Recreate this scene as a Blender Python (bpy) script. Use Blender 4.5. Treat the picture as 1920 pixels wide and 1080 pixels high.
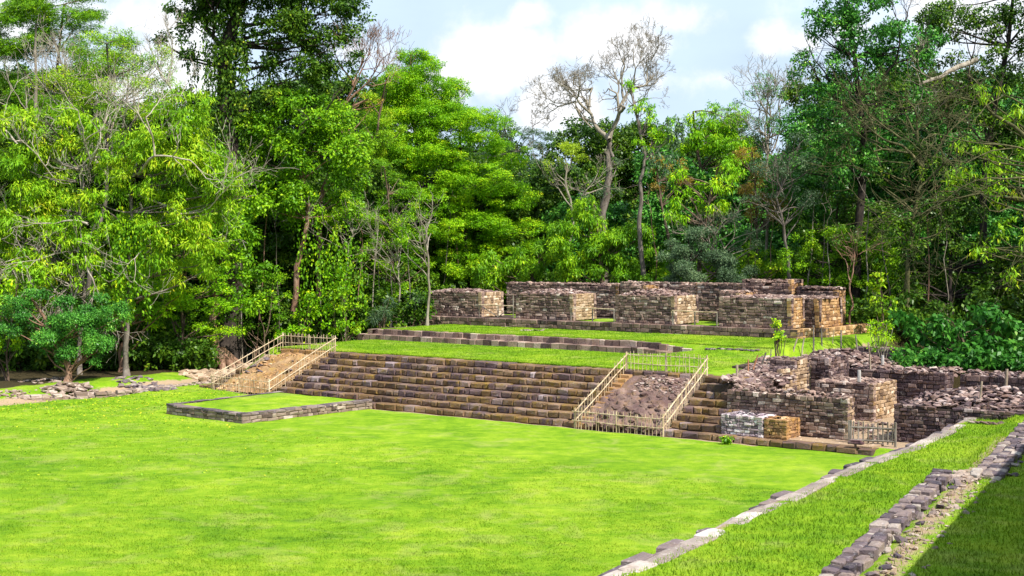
import bpy, math, random
import numpy as np
from mathutils import Vector
for _o in list(bpy.data.objects): bpy.data.objects.remove(_o)
SC = bpy.context.scene; COL = SC.collection
random.seed(7); RNG = np.random.default_rng(7)
# ------------------------------------------------------------------ camera
FPX, HY, CH = 2500.0, 474.0, 9.0            # focal length in photo pixels, horizon row, eye height (m)
cam = bpy.data.cameras.new('camera'); camo = bpy.data.objects.new('camera', cam); COL.objects.link(camo)
camo.location = (0, 0, CH); camo.rotation_euler = (math.radians(90), 0, 0)
cam.sensor_width = 36; cam.lens = 36 * FPX / 1920; cam.shift_y = -66 / 1920; cam.clip_end = 6000; cam.clip_start = .5
SC.camera = camo
# ------------------------------------------------------------------ sun and sky
SUN_EL, SUN_AZ = math.radians(50), math.atan2(.70, -.714)     # azimuth from +Y towards +X
sdir = Vector((math.sin(SUN_AZ) * math.cos(SUN_EL), math.cos(SUN_AZ) * math.cos(SUN_EL), math.sin(SUN_EL)))
sl = bpy.data.lights.new('sun', 'SUN'); sl.energy = 5.0; sl.angle = math.radians(.5); sl.color = (1, .95, .86)
so = bpy.data.objects.new('sun', sl); COL.objects.link(so); so.location = (60, -60, 80)
so.rotation_euler = (-sdir).to_track_quat('-Z', 'Y').to_euler()
SC.view_settings.view_transform = 'Standard'; SC.view_settings.look = 'None'
SC.view_settings.exposure = 0.8; SC.view_settings.gamma = 1
try:
    SC.cycles.max_bounces = 5; SC.cycles.diffuse_bounces = 3; SC.cycles.glossy_bounces = 2
    SC.cycles.transmission_bounces = 3; SC.cycles.transparent_max_bounces = 4
except Exception: pass

def N(nt, t, **kw):
    n = nt.nodes.new(t)
    for k, v in kw.items():
        if k in n.inputs: n.inputs[k].default_value = v
        else: setattr(n, k, v)
    return n

wd = bpy.data.worlds.new("World"); SC.world = wd; wd.use_nodes = True
nt = wd.node_tree; nt.nodes.clear(); L = nt.links.new
out = N(nt, 'ShaderNodeOutputWorld'); bg = N(nt, 'ShaderNodeBackground'); L(bg.outputs[0], out.inputs[0])
sky = N(nt, 'ShaderNodeTexSky'); sky.sky_type = 'NISHITA'; sky.sun_disc = False
sky.sun_elevation = SUN_EL; sky.sun_rotation = SUN_AZ; sky.dust_density = 2.0; sky.air_density = 1.0; sky.altitude = 80
SKY_STR = .045
bg.inputs[1].default_value = SKY_STR
tc = N(nt, 'ShaderNodeTexCoord')
noi = N(nt, 'ShaderNodeTexNoise'); noi.inputs['Scale'].default_value = 14; noi.inputs['Detail'].default_value = 9; noi.inputs['Roughness'].default_value = .58
noi2 = N(nt, 'ShaderNodeTexNoise'); noi2.inputs['Scale'].default_value = 5; noi2.inputs['Detail'].default_value = 6
L(tc.outputs['Generated'], noi.inputs['Vector'])
mpc = N(nt, 'ShaderNodeMapping'); mpc.inputs['Scale'].default_value = (1, 1, 2.2); L(tc.outputs['Generated'], mpc.inputs[0]); L(mpc.outputs[0], noi2.inputs['Vector'])
# cumulus banks: (direction x/y, direction z/y, half width, half height, weight)
CL = [(-.020, .140, .062, .036, 1.0), (.030, .112, .045, .026, .9), (-.06, .118, .05, .03, .9), (.09, .155, .06, .026, .75), (.125, .172, .035, .018, .7),
      (.21, .158, .042, .020, .85), (.25, .165, .04, .03, .7), (.012, .180, .018, .012, .6), (-.12, .15, .05, .03, .8), (.15, .13, .10, .02, .55),
      (-.3, .12, .1, .05, .8), (-.45, .2, .2, .07, .8), (.5, .2, .25, .08, .8), (.1, .35, .3, .06, .6)]
acc = None
for (cx, cz, hx, hz, wgt) in CL:
    d = Vector((cx, 1, cz)).normalized()
    s = N(nt, 'ShaderNodeVectorMath', operation='SUBTRACT'); L(tc.outputs['Generated'], s.inputs[0]); s.inputs[1].default_value = d
    dv = N(nt, 'ShaderNodeVectorMath', operation='DIVIDE'); L(s.outputs[0], dv.inputs[0]); dv.inputs[1].default_value = (hx, .6, hz)
    ln = N(nt, 'ShaderNodeVectorMath', operation='LENGTH'); L(dv.outputs[0], ln.inputs[0])
    m = N(nt, 'ShaderNodeMath', operation='MULTIPLY_ADD'); L(ln.outputs['Value'], m.inputs[0]); m.inputs[1].default_value = -wgt; m.inputs[2].default_value = wgt
    if acc is None: acc = m
    else:
        a = N(nt, 'ShaderNodeMath', operation='MAXIMUM'); L(acc.outputs[0], a.inputs[0]); L(m.outputs[0], a.inputs[1]); acc = a
ad = N(nt, 'ShaderNodeMath', operation='MULTIPLY_ADD'); L(noi.outputs['Fac'], ad.inputs[0]); ad.inputs[1].default_value = 2.4; L(acc.outputs[0], ad.inputs[2])
mr = N(nt, 'ShaderNodeMapRange'); mr.interpolation_type = 'SMOOTHSTEP'; L(ad.outputs[0], mr.inputs[0]); mr.inputs[1].default_value = 1.15; mr.inputs[2].default_value = 1.75
veil = N(nt, 'ShaderNodeMapRange'); L(noi2.outputs['Fac'], veil.inputs[0]); veil.inputs[1].default_value = .3; veil.inputs[2].default_value = .75; veil.inputs[3].default_value = .7; veil.inputs[4].default_value = 1.0
mx1 = N(nt, 'ShaderNodeMix', data_type='RGBA'); L(veil.outputs[0], mx1.inputs[0]); L(sky.outputs[0], mx1.inputs[6]); mx1.inputs[7].default_value = (10.8, 13.4, 16.6, 1)
mx2 = N(nt, 'ShaderNodeMix', data_type='RGBA'); L(mr.outputs[0], mx2.inputs[0]); L(mx1.outputs[2], mx2.inputs[6]); mx2.inputs[7].default_value = (15, 15.2, 15.6, 1)
L(mx2.outputs[2], bg.inputs[0])

# ------------------------------------------------------------------ frames: u along the great stair, v away from the camera into the ruin
U = np.array((.798, -.603)); V = np.array((.603, .798)); U /= np.linalg.norm(U); V /= np.linalg.norm(V); ORG = np.array((-7.7, 76.8))
def W(u, v, z):
    return np.array((ORG[0] + u * U[0] + v * V[0], ORG[1] + u * U[1] + v * V[1], z))
def WA(a):
    a = np.asarray(a, float); r = np.empty_like(a)
    r[:, 0] = ORG[0] + a[:, 0] * U[0] + a[:, 1] * V[0]; r[:, 1] = ORG[1] + a[:, 0] * U[1] + a[:, 1] * V[1]; r[:, 2] = a[:, 2]; return r
def G(px, py, z):                                   # the point at height z seen at a photo pixel -> uv frame
    Y = FPX * (CH - z) / (py - HY); X = (px - 960) * Y / FPX
    d = np.array((X, Y)) - ORG; return np.array((d @ U, d @ V, z))
def A(px, py, Y):                                   # the world point at distance Y seen at a photo pixel
    return np.array(((px - 960) * Y / FPX, Y, CH - (py - HY) * Y / FPX))
def ss(a, b, x):
    t = np.clip((np.asarray(x, float) - a) / (b - a), 0, 1); return t * t * (3 - 2 * t)
def rnd(a, b): return random.uniform(a, b)

# ------------------------------------------------------------------ value noise in numpy (for shapes)
_perm = np.random.default_rng(3).random((64, 64, 16))
def vn(x, y, z=0.0):
    x, y = np.asarray(x, float), np.asarray(y, float); z = np.zeros_like(x) + z
    xi, yi, zi = np.floor(x).astype(int), np.floor(y).astype(int), np.floor(z).astype(int)
    fx, fy, fz = x - xi, y - yi, z - zi
    fx, fy, fz = fx * fx * (3 - 2 * fx), fy * fy * (3 - 2 * fy), fz * fz * (3 - 2 * fz)
    r = 0
    for i in (0, 1):
        for j in (0, 1):
            for k in (0, 1):
                r = r + _perm[(xi + i) % 64, (yi + j) % 64, (zi + k) % 16] * (fx if i else 1 - fx) * (fy if j else 1 - fy) * (fz if k else 1 - fz)
    return r

# ------------------------------------------------------------------ mesh helper
class MB:
    def __init__(s): s.v = []; s.f = []; s.t = []; s.m = []; s.n = 0
    def add(s, v, f, t=.5, m=0):
        s.v.append(np.asarray(v, float)); 
        for q in f: s.f.append(tuple(i + s.n for i in q))
        k = len(f); s.t += [t] * k; s.m += [m] * k; s.n += len(v)
def link(name, me, mats, parent=None, loc=None):
    for m in mats: me.materials.append(m)
    o = bpy.data.objects.new(name, me); COL.objects.link(o)
    if parent is not None: o.parent = parent
    elif loc is not None: o.location = loc
    return o
def base_of(parent, loc, v):
    if parent is not None:
        b = np.array(parent.location, float); p = parent.parent
        while p is not None: b = b + np.array(p.location); p = p.parent
        return b
    if loc is not None: return np.array(loc, float)
    b = v.mean(0); b[2] = v[:, 2].min(); return b
def build(name, mb, mats, parent=None, loc=None, smooth=False):
    if not isinstance(mats, (list, tuple)): mats = [mats]
    v = np.concatenate(mb.v); b = base_of(parent, loc, v)
    me = bpy.data.meshes.new(name); me.from_pydata((v - b).tolist(), [], mb.f)
    a = me.attributes.new('tint', 'FLOAT', 'FACE'); a.data.foreach_set('value', np.array(mb.t, dtype=np.float32))
    me.polygons.foreach_set('material_index', np.array(mb.m, dtype=np.int32))
    if smooth: me.polygons.foreach_set('use_smooth', np.ones(len(mb.f), bool))
    me.update()
    return link(name, me, mats, parent, b if parent is None else None)
def build_arr(name, v, k, tint, mats, parent=None, loc=None):       # v (n*k,3): n faces of k own corners each
    if not isinstance(mats, (list, tuple)): mats = [mats]
    b = base_of(parent, loc, v); v = v - b; nv = len(v); nf = nv // k
    me = bpy.data.meshes.new(name); me.vertices.add(nv); me.vertices.foreach_set('co', v.astype(np.float32).ravel())
    me.loops.add(nv); me.loops.foreach_set('vertex_index', np.arange(nv, dtype=np.int32))
    me.polygons.add(nf); me.polygons.foreach_set('loop_start', np.arange(0, nv, k, dtype=np.int32))
    try: me.polygons.foreach_set('loop_total', np.full(nf, k, dtype=np.int32))
    except Exception: pass
    a = me.attributes.new('tint', 'FLOAT', 'FACE'); a.data.foreach_set('value', tint.astype(np.float32))
    me.update(calc_edges=True)
    return link(name, me, mats, parent, b if parent is None else None)
def thing(name, label, cat, loc, group=None):
    o = bpy.data.objects.new(name, None); COL.objects.link(o); o.location = [float(c) for c in loc]; o.empty_display_size = .3
    o['label'] = label; o['category'] = cat
    if group: o['group'] = group
    return o
def tag(o, label, cat, group=None, kind=None):
    o['label'] = label; o['category'] = cat
    if group: o['group'] = group
    if kind: o['kind'] = kind
    return o
def struct(o, label, cat): o['kind'] = 'structure'; o['label'] = label; o['category'] = cat; return o

# ------------------------------------------------------------------ materials
def ramp(nt, cols):
    r = N(nt, 'ShaderNodeValToRGB'); e = r.color_ramp.elements
    while len(e) < len(cols): e.new(.5)
    for i, (p, c) in enumerate(cols): e[i].position = p; e[i].color = (*c, 1)
    return r
def newmat(name):
    m = bpy.data.materials.new(name); m.use_nodes = True; nt = m.node_tree; nt.nodes.clear()
    o = N(nt, 'ShaderNodeOutputMaterial'); return m, nt, o
def noise(nt, co, scale, detail=5, rough=.6, dist=0):
    n = N(nt, 'ShaderNodeTexNoise'); n.inputs['Scale'].default_value = scale; n.inputs['Detail'].default_value = detail
    n.inputs['Roughness'].default_value = rough; n.inputs['Distortion'].default_value = dist; nt.links.new(co, n.inputs['Vector']); return n
def stone(name, cols, lichen=(.42, .40, .36), moss=(.22, .15, .03), mossamt=.5, lichamt=.4, bump=.6, rough=.9, dirt=.35):
    m, nt, o = newmat(name); L = nt.links.new
    g = N(nt, 'ShaderNodeNewGeometry'); co = g.outputs['Position']
    at = N(nt, 'ShaderNodeAttribute', attribute_name='tint')
    n1 = noise(nt, co, 2.3, 6, .65); n2 = noise(nt, co, 13, 5, .65); n3 = noise(nt, co, .55, 4, .6)
    a = N(nt, 'ShaderNodeMath', operation='MULTIPLY_ADD'); L(n2.outputs[0], a.inputs[0]); a.inputs[1].default_value = .5; L(at.outputs['Fac'], a.inputs[2])
    b = N(nt, 'ShaderNodeMath', operation='SUBTRACT'); L(a.outputs[0], b.inputs[0]); b.inputs[1].default_value = .25
    r = ramp(nt, cols); L(b.outputs[0], r.inputs[0])
    # moss / ochre stain
    mm = N(nt, 'ShaderNodeMapRange'); L(n1.outputs[0], mm.inputs[0]); mm.inputs[1].default_value = .50; mm.inputs[2].default_value = .66; mm.inputs[4].default_value = mossamt
    x1 = N(nt, 'ShaderNodeMix', data_type='RGBA'); L(mm.outputs[0], x1.inputs[0]); L(r.outputs[0], x1.inputs[6]); x1.inputs[7].default_value = (*moss, 1)
    # pale lichen speckle
    n4 = noise(nt, co, 5.5, 8, .75); lm = N(nt, 'ShaderNodeMapRange'); L(n4.outputs[0], lm.inputs[0]); lm.inputs[1].default_value = .56; lm.inputs[2].default_value = .66; lm.inputs[4].default_value = lichamt
    x2 = N(nt, 'ShaderNodeMix', data_type='RGBA'); L(lm.outputs[0], x2.inputs[0]); L(x1.outputs[2], x2.inputs[6]); x2.inputs[7].default_value = (*lichen, 1)
    # black weathering
    dm = N(nt, 'ShaderNodeMapRange'); L(n3.outputs[0], dm.inputs[0]); dm.inputs[1].default_value = .42; dm.inputs[2].default_value = .70; dm.inputs[3].default_value = 0; dm.inputs[4].default_value = dirt
    x3 = N(nt, 'ShaderNodeMix', data_type='RGBA'); L(dm.outputs[0], x3.inputs[0]); L(x2.outputs[2], x3.inputs[6]); x3.inputs[7].default_value = (.035, .025, .032, 1)
    p = N(nt, 'ShaderNodeBsdfPrincipled'); L(x3.outputs[2], p.inputs['Base Color']); p.inputs['Roughness'].default_value = rough
    p.inputs['Specular IOR Level'].default_value = .2
    bp = N(nt, 'ShaderNodeBump'); bp.inputs['Strength'].default_value = bump; bp.inputs['Distance'].default_value = .05
    s = N(nt, 'ShaderNodeMath', operation='ADD'); L(n2.outputs[0], s.inputs[0]); L(n4.outputs[0], s.inputs[1]); L(s.outputs[0], bp.inputs['Height']); L(bp.outputs[0], p.inputs['Normal'])
    L(p.outputs[0], o.inputs[0]); return m
M = {}
PUR = [(.0, (.05, .033, .04)), (.3, (.12, .075, .075)), (.6, (.21, .14, .12)), (.85, (.33, .25, .24)), (1, (.46, .38, .37))]
M['stair'] = stone('stair_stone', [(0, (0.053, 0.034, 0.040)), (.28, (0.147, 0.092, 0.092)), (.48, (0.179, 0.102, 0.040)), (.66, (0.231, 0.146, 0.096)), (.85, (0.252, 0.184, 0.192)), (1, (0.378, 0.300, 0.305))], moss=(.24, .15, .015), mossamt=.7, lichamt=.3, dirt=.5)
M['tan'] = stone('sunlit_masonry', [(0, (.12, .075, .05)), (.4, (.30, .20, .12)), (.8, (.46, .33, .22)), (1, (.62, .5, .38))], moss=(.36, .2, .05), mossamt=.4, lichamt=.35, dirt=.2)  # lighter, warmer wall stone: sunlight painted into the sun-facing sides
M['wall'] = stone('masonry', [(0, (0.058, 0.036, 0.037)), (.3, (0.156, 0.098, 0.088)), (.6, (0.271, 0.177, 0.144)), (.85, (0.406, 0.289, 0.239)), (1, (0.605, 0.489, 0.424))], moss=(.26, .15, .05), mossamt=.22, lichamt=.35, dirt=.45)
M['ochre'] = stone('ochre_and_sunlit_masonry', [(0, (.17, .09, .05)), (.4, (.36, .20, .09)), (.8, (.50, .31, .15)), (1, (.6, .45, .3))], moss=(.42, .22, .03), mossamt=.5, lichamt=.25, dirt=.1)  # real ochre on ramps and low block; painted sun warmth on building sides
M['dark'] = stone('dark_masonry', [(0, (0.030, 0.021, 0.026)), (.35, (0.091, 0.058, 0.064)), (.6, (0.172, 0.112, 0.101)), (.85, (0.304, 0.214, 0.193)), (1, (0.466, 0.371, 0.350))], moss=(.22, .12, .04), mossamt=.35, lichamt=.35, dirt=.5)
M['white'] = stone('whitewashed_masonry', [(0, (0.126, 0.093, 0.117)), (.4, (0.357, 0.270, 0.306)), (.7, (0.651, 0.521, 0.540)), (1, (0.800, 0.744, 0.738))], mossamt=.0, lichen=(.85, .84, .82), lichamt=.5, dirt=.6)
M['rubble'] = stone('rubble', [(0, (.05, .03, .035)), (.3, (.14, .085, .08)), (.6, (.24, .155, .135)), (.85, (.36, .26, .22)), (1, (.55, .46, .42))], mossamt=.25, lichamt=.25, dirt=.35)
M['pale'] = stone('pale_slab', [(0, (0.176, 0.136, 0.120)), (.4, (0.320, 0.264, 0.232)), (.8, (0.440, 0.376, 0.336)), (1, (0.560, 0.512, 0.480))], moss=(.20, .14, .10), mossamt=.5, lichamt=.5, lichen=(.7, .66, .62), dirt=.35)
M['edge'] = stone('edge_stone', [(0, (0.048, 0.041, 0.053)), (.4, (0.123, 0.093, 0.106)), (.8, (0.228, 0.175, 0.158)), (1, (0.380, 0.330, 0.290))], mossamt=.15, lichen=(.5, .46, .48), lichamt=.5, dirt=.3)
M['plat'] = stone('platform_stone', [(0, (0.080, 0.055, 0.047)), (.4, (0.200, 0.140, 0.109)), (.8, (0.336, 0.257, 0.211)), (1, (0.480, 0.390, 0.335))], mossamt=.25, lichamt=.3, dirt=.25)
M['mortar'] = stone('joint_fill', [(0, (.03, .02, .02)), (1, (.10, .07, .055))], mossamt=.2, lichamt=.0, dirt=.3)
M['ramp_dark'] = stone('worn_ramp', [(0, (0.053, 0.029, 0.031)), (.45, (0.147, 0.088, 0.078)), (.8, (0.252, 0.167, 0.133)), (1, (0.441, 0.323, 0.234))], moss=(.30, .17, .04), mossamt=.35, lichamt=.25, bump=1, dirt=.3)
M['ramp_clay'] = stone('clay_ramp', [(0, (0.133, 0.068, 0.032)), (.45, (0.257, 0.144, 0.064)), (.8, (0.328, 0.205, 0.104)), (1, (0.390, 0.274, 0.160))], moss=(.40, .25, .02), mossamt=.4, lichamt=.15, dirt=.15)
M['earth'] = stone('earth', [(0, (.17, .11, .07)), (.5, (.33, .23, .15)), (1, (.5, .38, .28))], mossamt=.2, lichamt=.2, dirt=.1)

def grassmat(name, c_lo, c_mid, c_hi, dry, dirtc=(.10, .07, .04)):
    m, nt, o = newmat(name); L = nt.links.new
    g = N(nt, 'ShaderNodeNewGeometry'); co = g.outputs['Position']
    n1 = noise(nt, co, .16, 6, .62, .8); n2 = noise(nt, co, 1.3, 7, .72); n3 = noise(nt, co, 22, 4, .7); n5 = noise(nt, co, .5, 5, .65, 1.0)
    mp = N(nt, 'ShaderNodeMapping'); mp.inputs['Scale'].default_value = (.35, 1.4, 1); mp.inputs['Rotation'].default_value = (0, 0, .25); L(co, mp.inputs[0])
    n4 = noise(nt, mp.outputs[0], 1.1, 5, .7)
    a = N(nt, 'ShaderNodeMath', operation='ADD'); L(n1.outputs[0], a.inputs[0]); L(n2.outputs[0], a.inputs[1])
    b = N(nt, 'ShaderNodeMath', operation='MULTIPLY_ADD'); L(n3.outputs[0], b.inputs[0]); b.inputs[1].default_value = .55; L(a.outputs[0], b.inputs[2])
    c = N(nt, 'ShaderNodeMath', operation='MULTIPLY_ADD'); L(n4.outputs[0], c.inputs[0]); c.inputs[1].default_value = .6; L(b.outputs[0], c.inputs[2])
    mr = N(nt, 'ShaderNodeMapRange'); L(c.outputs[0], mr.inputs[0]); mr.inputs[1].default_value = 1.16; mr.inputs[2].default_value = 1.95
    r = ramp(nt, [(0, c_lo), (.5, c_mid), (1, c_hi)]); L(mr.outputs[0], r.inputs[0])
    dr = N(nt, 'ShaderNodeMapRange'); L(n5.outputs[0], dr.inputs[0]); dr.inputs[1].default_value = .52; dr.inputs[2].default_value = .70; dr.inputs[4].default_value = .5
    x = N(nt, 'ShaderNodeMix', data_type='RGBA'); L(dr.outputs[0], x.inputs[0]); L(r.outputs[0], x.inputs[6]); x.inputs[7].default_value = (*dry, 1)
    at = N(nt, 'ShaderNodeAttribute', attribute_name='dirt')
    q = N(nt, 'ShaderNodeMath', operation='MULTIPLY_ADD'); L(n2.outputs[0], q.inputs[0]); q.inputs[1].default_value = 1.0; L(at.outputs['Fac'], q.inputs[2])
    qm = N(nt, 'ShaderNodeMapRange'); L(q.outputs[0], qm.inputs[0]); qm.inputs[1].default_value = .85; qm.inputs[2].default_value = 1.05
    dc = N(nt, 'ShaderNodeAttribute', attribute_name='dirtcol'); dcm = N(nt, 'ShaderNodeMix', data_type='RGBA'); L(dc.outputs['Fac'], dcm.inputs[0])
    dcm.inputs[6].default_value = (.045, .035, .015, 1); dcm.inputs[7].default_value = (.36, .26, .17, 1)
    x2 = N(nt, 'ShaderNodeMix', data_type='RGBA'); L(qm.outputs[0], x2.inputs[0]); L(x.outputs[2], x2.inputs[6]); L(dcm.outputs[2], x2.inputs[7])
    p = N(nt, 'ShaderNodeBsdfPrincipled'); L(x2.outputs[2], p.inputs['Base Color']); p.inputs['Roughness'].default_value = .95; p.inputs['Specular IOR Level'].default_value = .1
    bp = N(nt, 'ShaderNodeBump'); bp.inputs['Strength'].default_value = .8; bp.inputs['Distance'].default_value = .08; L(n3.outputs[0], bp.inputs['Height']); L(bp.outputs[0], p.inputs['Normal'])
    L(p.outputs[0], o.inputs[0]); return m
M['lawn'] = grassmat('lawn_grass', (.048, .150, .006), (.165, .300, .010), (.34, .44, .03), (.34, .35, .10))

def leafmat(name, cols, trans=.24, gloss=.45, tcol=(.25, .5, .02)):
    m, nt, o = newmat(name); L = nt.links.new
    at = N(nt, 'ShaderNodeAttribute', attribute_name='tint'); g = N(nt, 'ShaderNodeNewGeometry')
    n1 = noise(nt, g.outputs['Position'], .45, 3, .6)
    a = N(nt, 'ShaderNodeMath', operation='MULTIPLY_ADD'); L(n1.outputs[0], a.inputs[0]); a.inputs[1].default_value = .7; L(at.outputs['Fac'], a.inputs[2])
    b = N(nt, 'ShaderNodeMath', operation='SUBTRACT'); L(a.outputs[0], b.inputs[0]); b.inputs[1].default_value = .35
    r = ramp(nt, cols); L(b.outputs[0], r.inputs[0])
    p = N(nt, 'ShaderNodeBsdfPrincipled'); L(r.outputs[0], p.inputs['Base Color']); p.inputs['Roughness'].default_value = gloss; p.inputs['Specular IOR Level'].default_value = .16
    t = N(nt, 'ShaderNodeBsdfTranslucent'); 
    mc = N(nt, 'ShaderNodeMix', data_type='RGBA'); mc.inputs[0].default_value = .4; L(r.outputs[0], mc.inputs[6]); mc.inputs[7].default_value = (*tcol, 1); L(mc.outputs[2], t.inputs[0])
    s = N(nt, 'ShaderNodeMixShader'); s.inputs[0].default_value = trans; L(p.outputs[0], s.inputs[1]); L(t.outputs[0], s.inputs[2]); L(s.outputs[0], o.inputs[0]); return m
LM = {
 'bush': leafmat('leaf_bush', [(0, (0.016, 0.078, 0.010)), (.45, (0.039, 0.156, 0.019)), (.8, (0.087, 0.266, 0.029)), (1, (0.241, 0.376, 0.058))], trans=.25, gloss=.4, tcol=(.08, .4, .04)),
 'bright': leafmat('leaf_bright', [(0, (0.054, 0.169, 0.005)), (.4, (0.153, 0.390, 0.006)), (.75, (0.359, 0.598, 0.008)), (1, (0.753, 0.715, 0.012))]),
 'yellow': leafmat('leaf_yellow_green', [(0, (0.048, 0.175, 0.007)), (.4, (0.167, 0.371, 0.009)), (.75, (0.371, 0.546, 0.014)), (1, (0.606, 0.524, 0.034))], tcol=(.4, .5, .02)),
 'mid': leafmat('leaf_mid', [(0, (0.036, 0.114, 0.006)), (.45, (0.109, 0.274, 0.007)), (.8, (0.290, 0.502, 0.009)), (1, (0.624, 0.699, 0.013))]),
 'dark': leafmat('leaf_dark', [(0, (0.016, 0.040, 0.007)), (.45, (0.043, 0.105, 0.009)), (.8, (0.122, 0.218, 0.011)), (1, (0.304, 0.349, 0.023))], trans=.14, gloss=.38, tcol=(.08, .3, .02)),
 'blue': leafmat('leaf_blue_green', [(0, (0.019, 0.068, 0.013)), (.45, (0.050, 0.187, 0.026)), (.8, (0.132, 0.374, 0.038)), (1, (0.450, 0.623, 0.090))], trans=.14, gloss=.33, tcol=(.06, .3, .05)),
 'grey': leafmat('leaf_grey_green', [(0, (0.036, 0.060, 0.036)), (.5, (0.084, 0.144, 0.072)), (.85, (0.168, 0.252, 0.108)), (1, (0.300, 0.384, 0.192))], trans=.2, tcol=(.1, .25, .05)),
 'autumn': leafmat('leaf_autumn', [(0, (0.110, 0.088, 0.022)), (.45, (0.275, 0.198, 0.033)), (.8, (0.462, 0.286, 0.044)), (1, (0.550, 0.220, 0.033))], tcol=(.4, .3, .02)),
 'lime': leafmat('leaf_lime', [(0, (.14, .25, .01)), (.5, (.32, .45, .02)), (1, (.5, .6, .04))], tcol=(.4, .6, .02)),
}
def barkmat(name, c1, c2, c3):
    m, nt, o = newmat(name); L = nt.links.new; g = N(nt, 'ShaderNodeNewGeometry')
    mp = N(nt, 'ShaderNodeMapping'); mp.inputs['Scale'].default_value = (1, 1, .3); L(g.outputs['Position'], mp.inputs[0])
    n1 = noise(nt, mp.outputs[0], 3, 6, .7); n2 = noise(nt, mp.outputs[0], 14, 4, .7)
    r = ramp(nt, [(.3, c1), (.5, c2), (.68, c3)]); L(n1.outputs[0], r.inputs[0])
    p = N(nt, 'ShaderNodeBsdfPrincipled'); L(r.outputs[0], p.inputs['Base Color']); p.inputs['Roughness'].default_value = .9; p.inputs['Specular IOR Level'].default_value = .2
    bp = N(nt, 'ShaderNodeBump'); bp.inputs['Strength'].default_value = .7; bp.inputs['Distance'].default_value = .05; L(n2.outputs[0], bp.inputs['Height']); L(bp.outputs[0], p.inputs['Normal'])
    L(p.outputs[0], o.inputs[0]); return m
BM = {'twig': barkmat('bark_twig', (0.176, 0.136, 0.104), (0.336, 0.288, 0.232), (0.480, 0.432, 0.368)),
 'pale': barkmat('bark_pale', (0.104, 0.080, 0.056), (0.232, 0.200, 0.152), (0.368, 0.328, 0.272)),
      'brown': barkmat('bark_brown', (0.040, 0.028, 0.020), (0.120, 0.080, 0.056), (0.224, 0.160, 0.112)),
      'pink': barkmat('bark_pink', (0.080, 0.048, 0.032), (0.216, 0.120, 0.080), (0.336, 0.224, 0.168)),
      'moss': barkmat('bark_mossy', (0.024, 0.024, 0.016), (0.072, 0.072, 0.028), (0.176, 0.152, 0.072)),
      'grey': barkmat('bark_grey', (0.056, 0.044, 0.036), (0.136, 0.112, 0.092), (0.240, 0.208, 0.184)),
      'dark': barkmat('bark_dark', (0.012, 0.010, 0.010), (0.032, 0.024, 0.020), (0.072, 0.056, 0.044))}
M['cane'] = barkmat('cane_wood', (.26, .18, .10), (.50, .38, .25), (.66, .54, .39))
M['stake'] = barkmat('stake_wood', (.15, .11, .08), (.34, .27, .20), (.5, .42, .34))
M['greywood'] = barkmat('weathered_wood', (.07, .06, .05), (.18, .155, .13), (.31, .27, .24))
M['rust'] = barkmat('reddish_wood', (.16, .06, .03), (.36, .16, .09), (.5, .28, .18))
M['signwood'] = barkmat('sign_wood', (.04, .02, .03), (.12, .06, .07), (.24, .15, .16))
M['whitepaint'] = barkmat('pale_painted_wood', (.2, .18, .17), (.36, .34, .32), (.5, .48, .46))

# ------------------------------------------------------------------ masonry
def block(mb, o, e1, e2, l, d, h, tint, ch=.025, j=.012, mi=0):
    """o front-left-bottom corner (uvz), e1 along, e2 outward (unit uv), l length, d depth, h height."""
    e1 = np.array((e1[0], e1[1], 0.)); e2 = np.array((e2[0], e2[1], 0.)); ez = np.array((0, 0, 1.))
    ch = min(ch, l * .2, h * .2); c = []
    for (dd, ins) in ((-d, 0), (-ch, 0), (0, ch)):
        for (a, b) in ((ins, ins), (l - ins, ins), (l - ins, h - ins), (ins, h - ins)):
            c.append(o + e1 * a + e2 * dd + ez * b)
    c = np.array(c); c[4:] += RNG.uniform(-j, j, (8, 3))
    f = [(0, 4, 7, 3), (1, 2, 6, 5), (3, 7, 6, 2), (0, 1, 5, 4), (4, 8, 11, 7), (5, 6, 10, 9), (7, 11, 10, 6), (4, 5, 9, 8), (8, 9, 10, 11)]
    mb.add(WA(c), f, tint, mi)
def flag(mb, o, e1, e2, l, w, h, tint, mi=0, j=.07):
    """irregular worn slab: o centre of its underside (uvz), e1 along, e2 across."""
    n = 7; an = np.arange(n) * 2 * math.pi / n + rnd(0, .6); c, sn = np.cos(an), np.sin(an); pw = .22
    x = np.sign(c) * np.abs(c) ** pw * l * .5; y = np.sign(sn) * np.abs(sn) ** pw * w * .5; k = 1 + RNG.uniform(-j * 1.6, j, n); x, y = x * k, y * k
    e1 = np.array((e1[0], e1[1], 0.)); e2 = np.array((e2[0], e2[1], 0.)); rings = []
    ce = .025; s1 = 1 - ce * 2 / max(.2, w)
    tl, tw = rnd(-.05, .05), rnd(-.05, .05)
    for (s_, zz) in ((1.02, 0), (1, h - ce), (s1, h), (s1 * .55, h + .012)):
        rings.append(o + e1 * (x * s_)[:, None] + e2 * (y * s_)[:, None] + np.array((0, 0, 1)) * (zz + (x * tl + y * tw) * (zz > 0) + (RNG.uniform(-.012, .012, n) if zz > 0 else 0))[:, None])
    cpt = (o + np.array((0, 0, h + .015)))[None]; v = np.vstack(rings + [cpt]); f = []
    for r in range(3):
        for i in range(n): f.append((r * n + i, r * n + (i + 1) % n, (r + 1) * n + (i + 1) % n, (r + 1) * n + i))
    for i in range(n): f.append((3 * n + i, 3 * n + (i + 1) % n, 4 * n))
    if (e1[0] * e2[1] - e1[1] * e2[0]) < 0: f = [t[::-1] for t in f]
    mb.add(WA(v), f, tint, mi)
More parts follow.
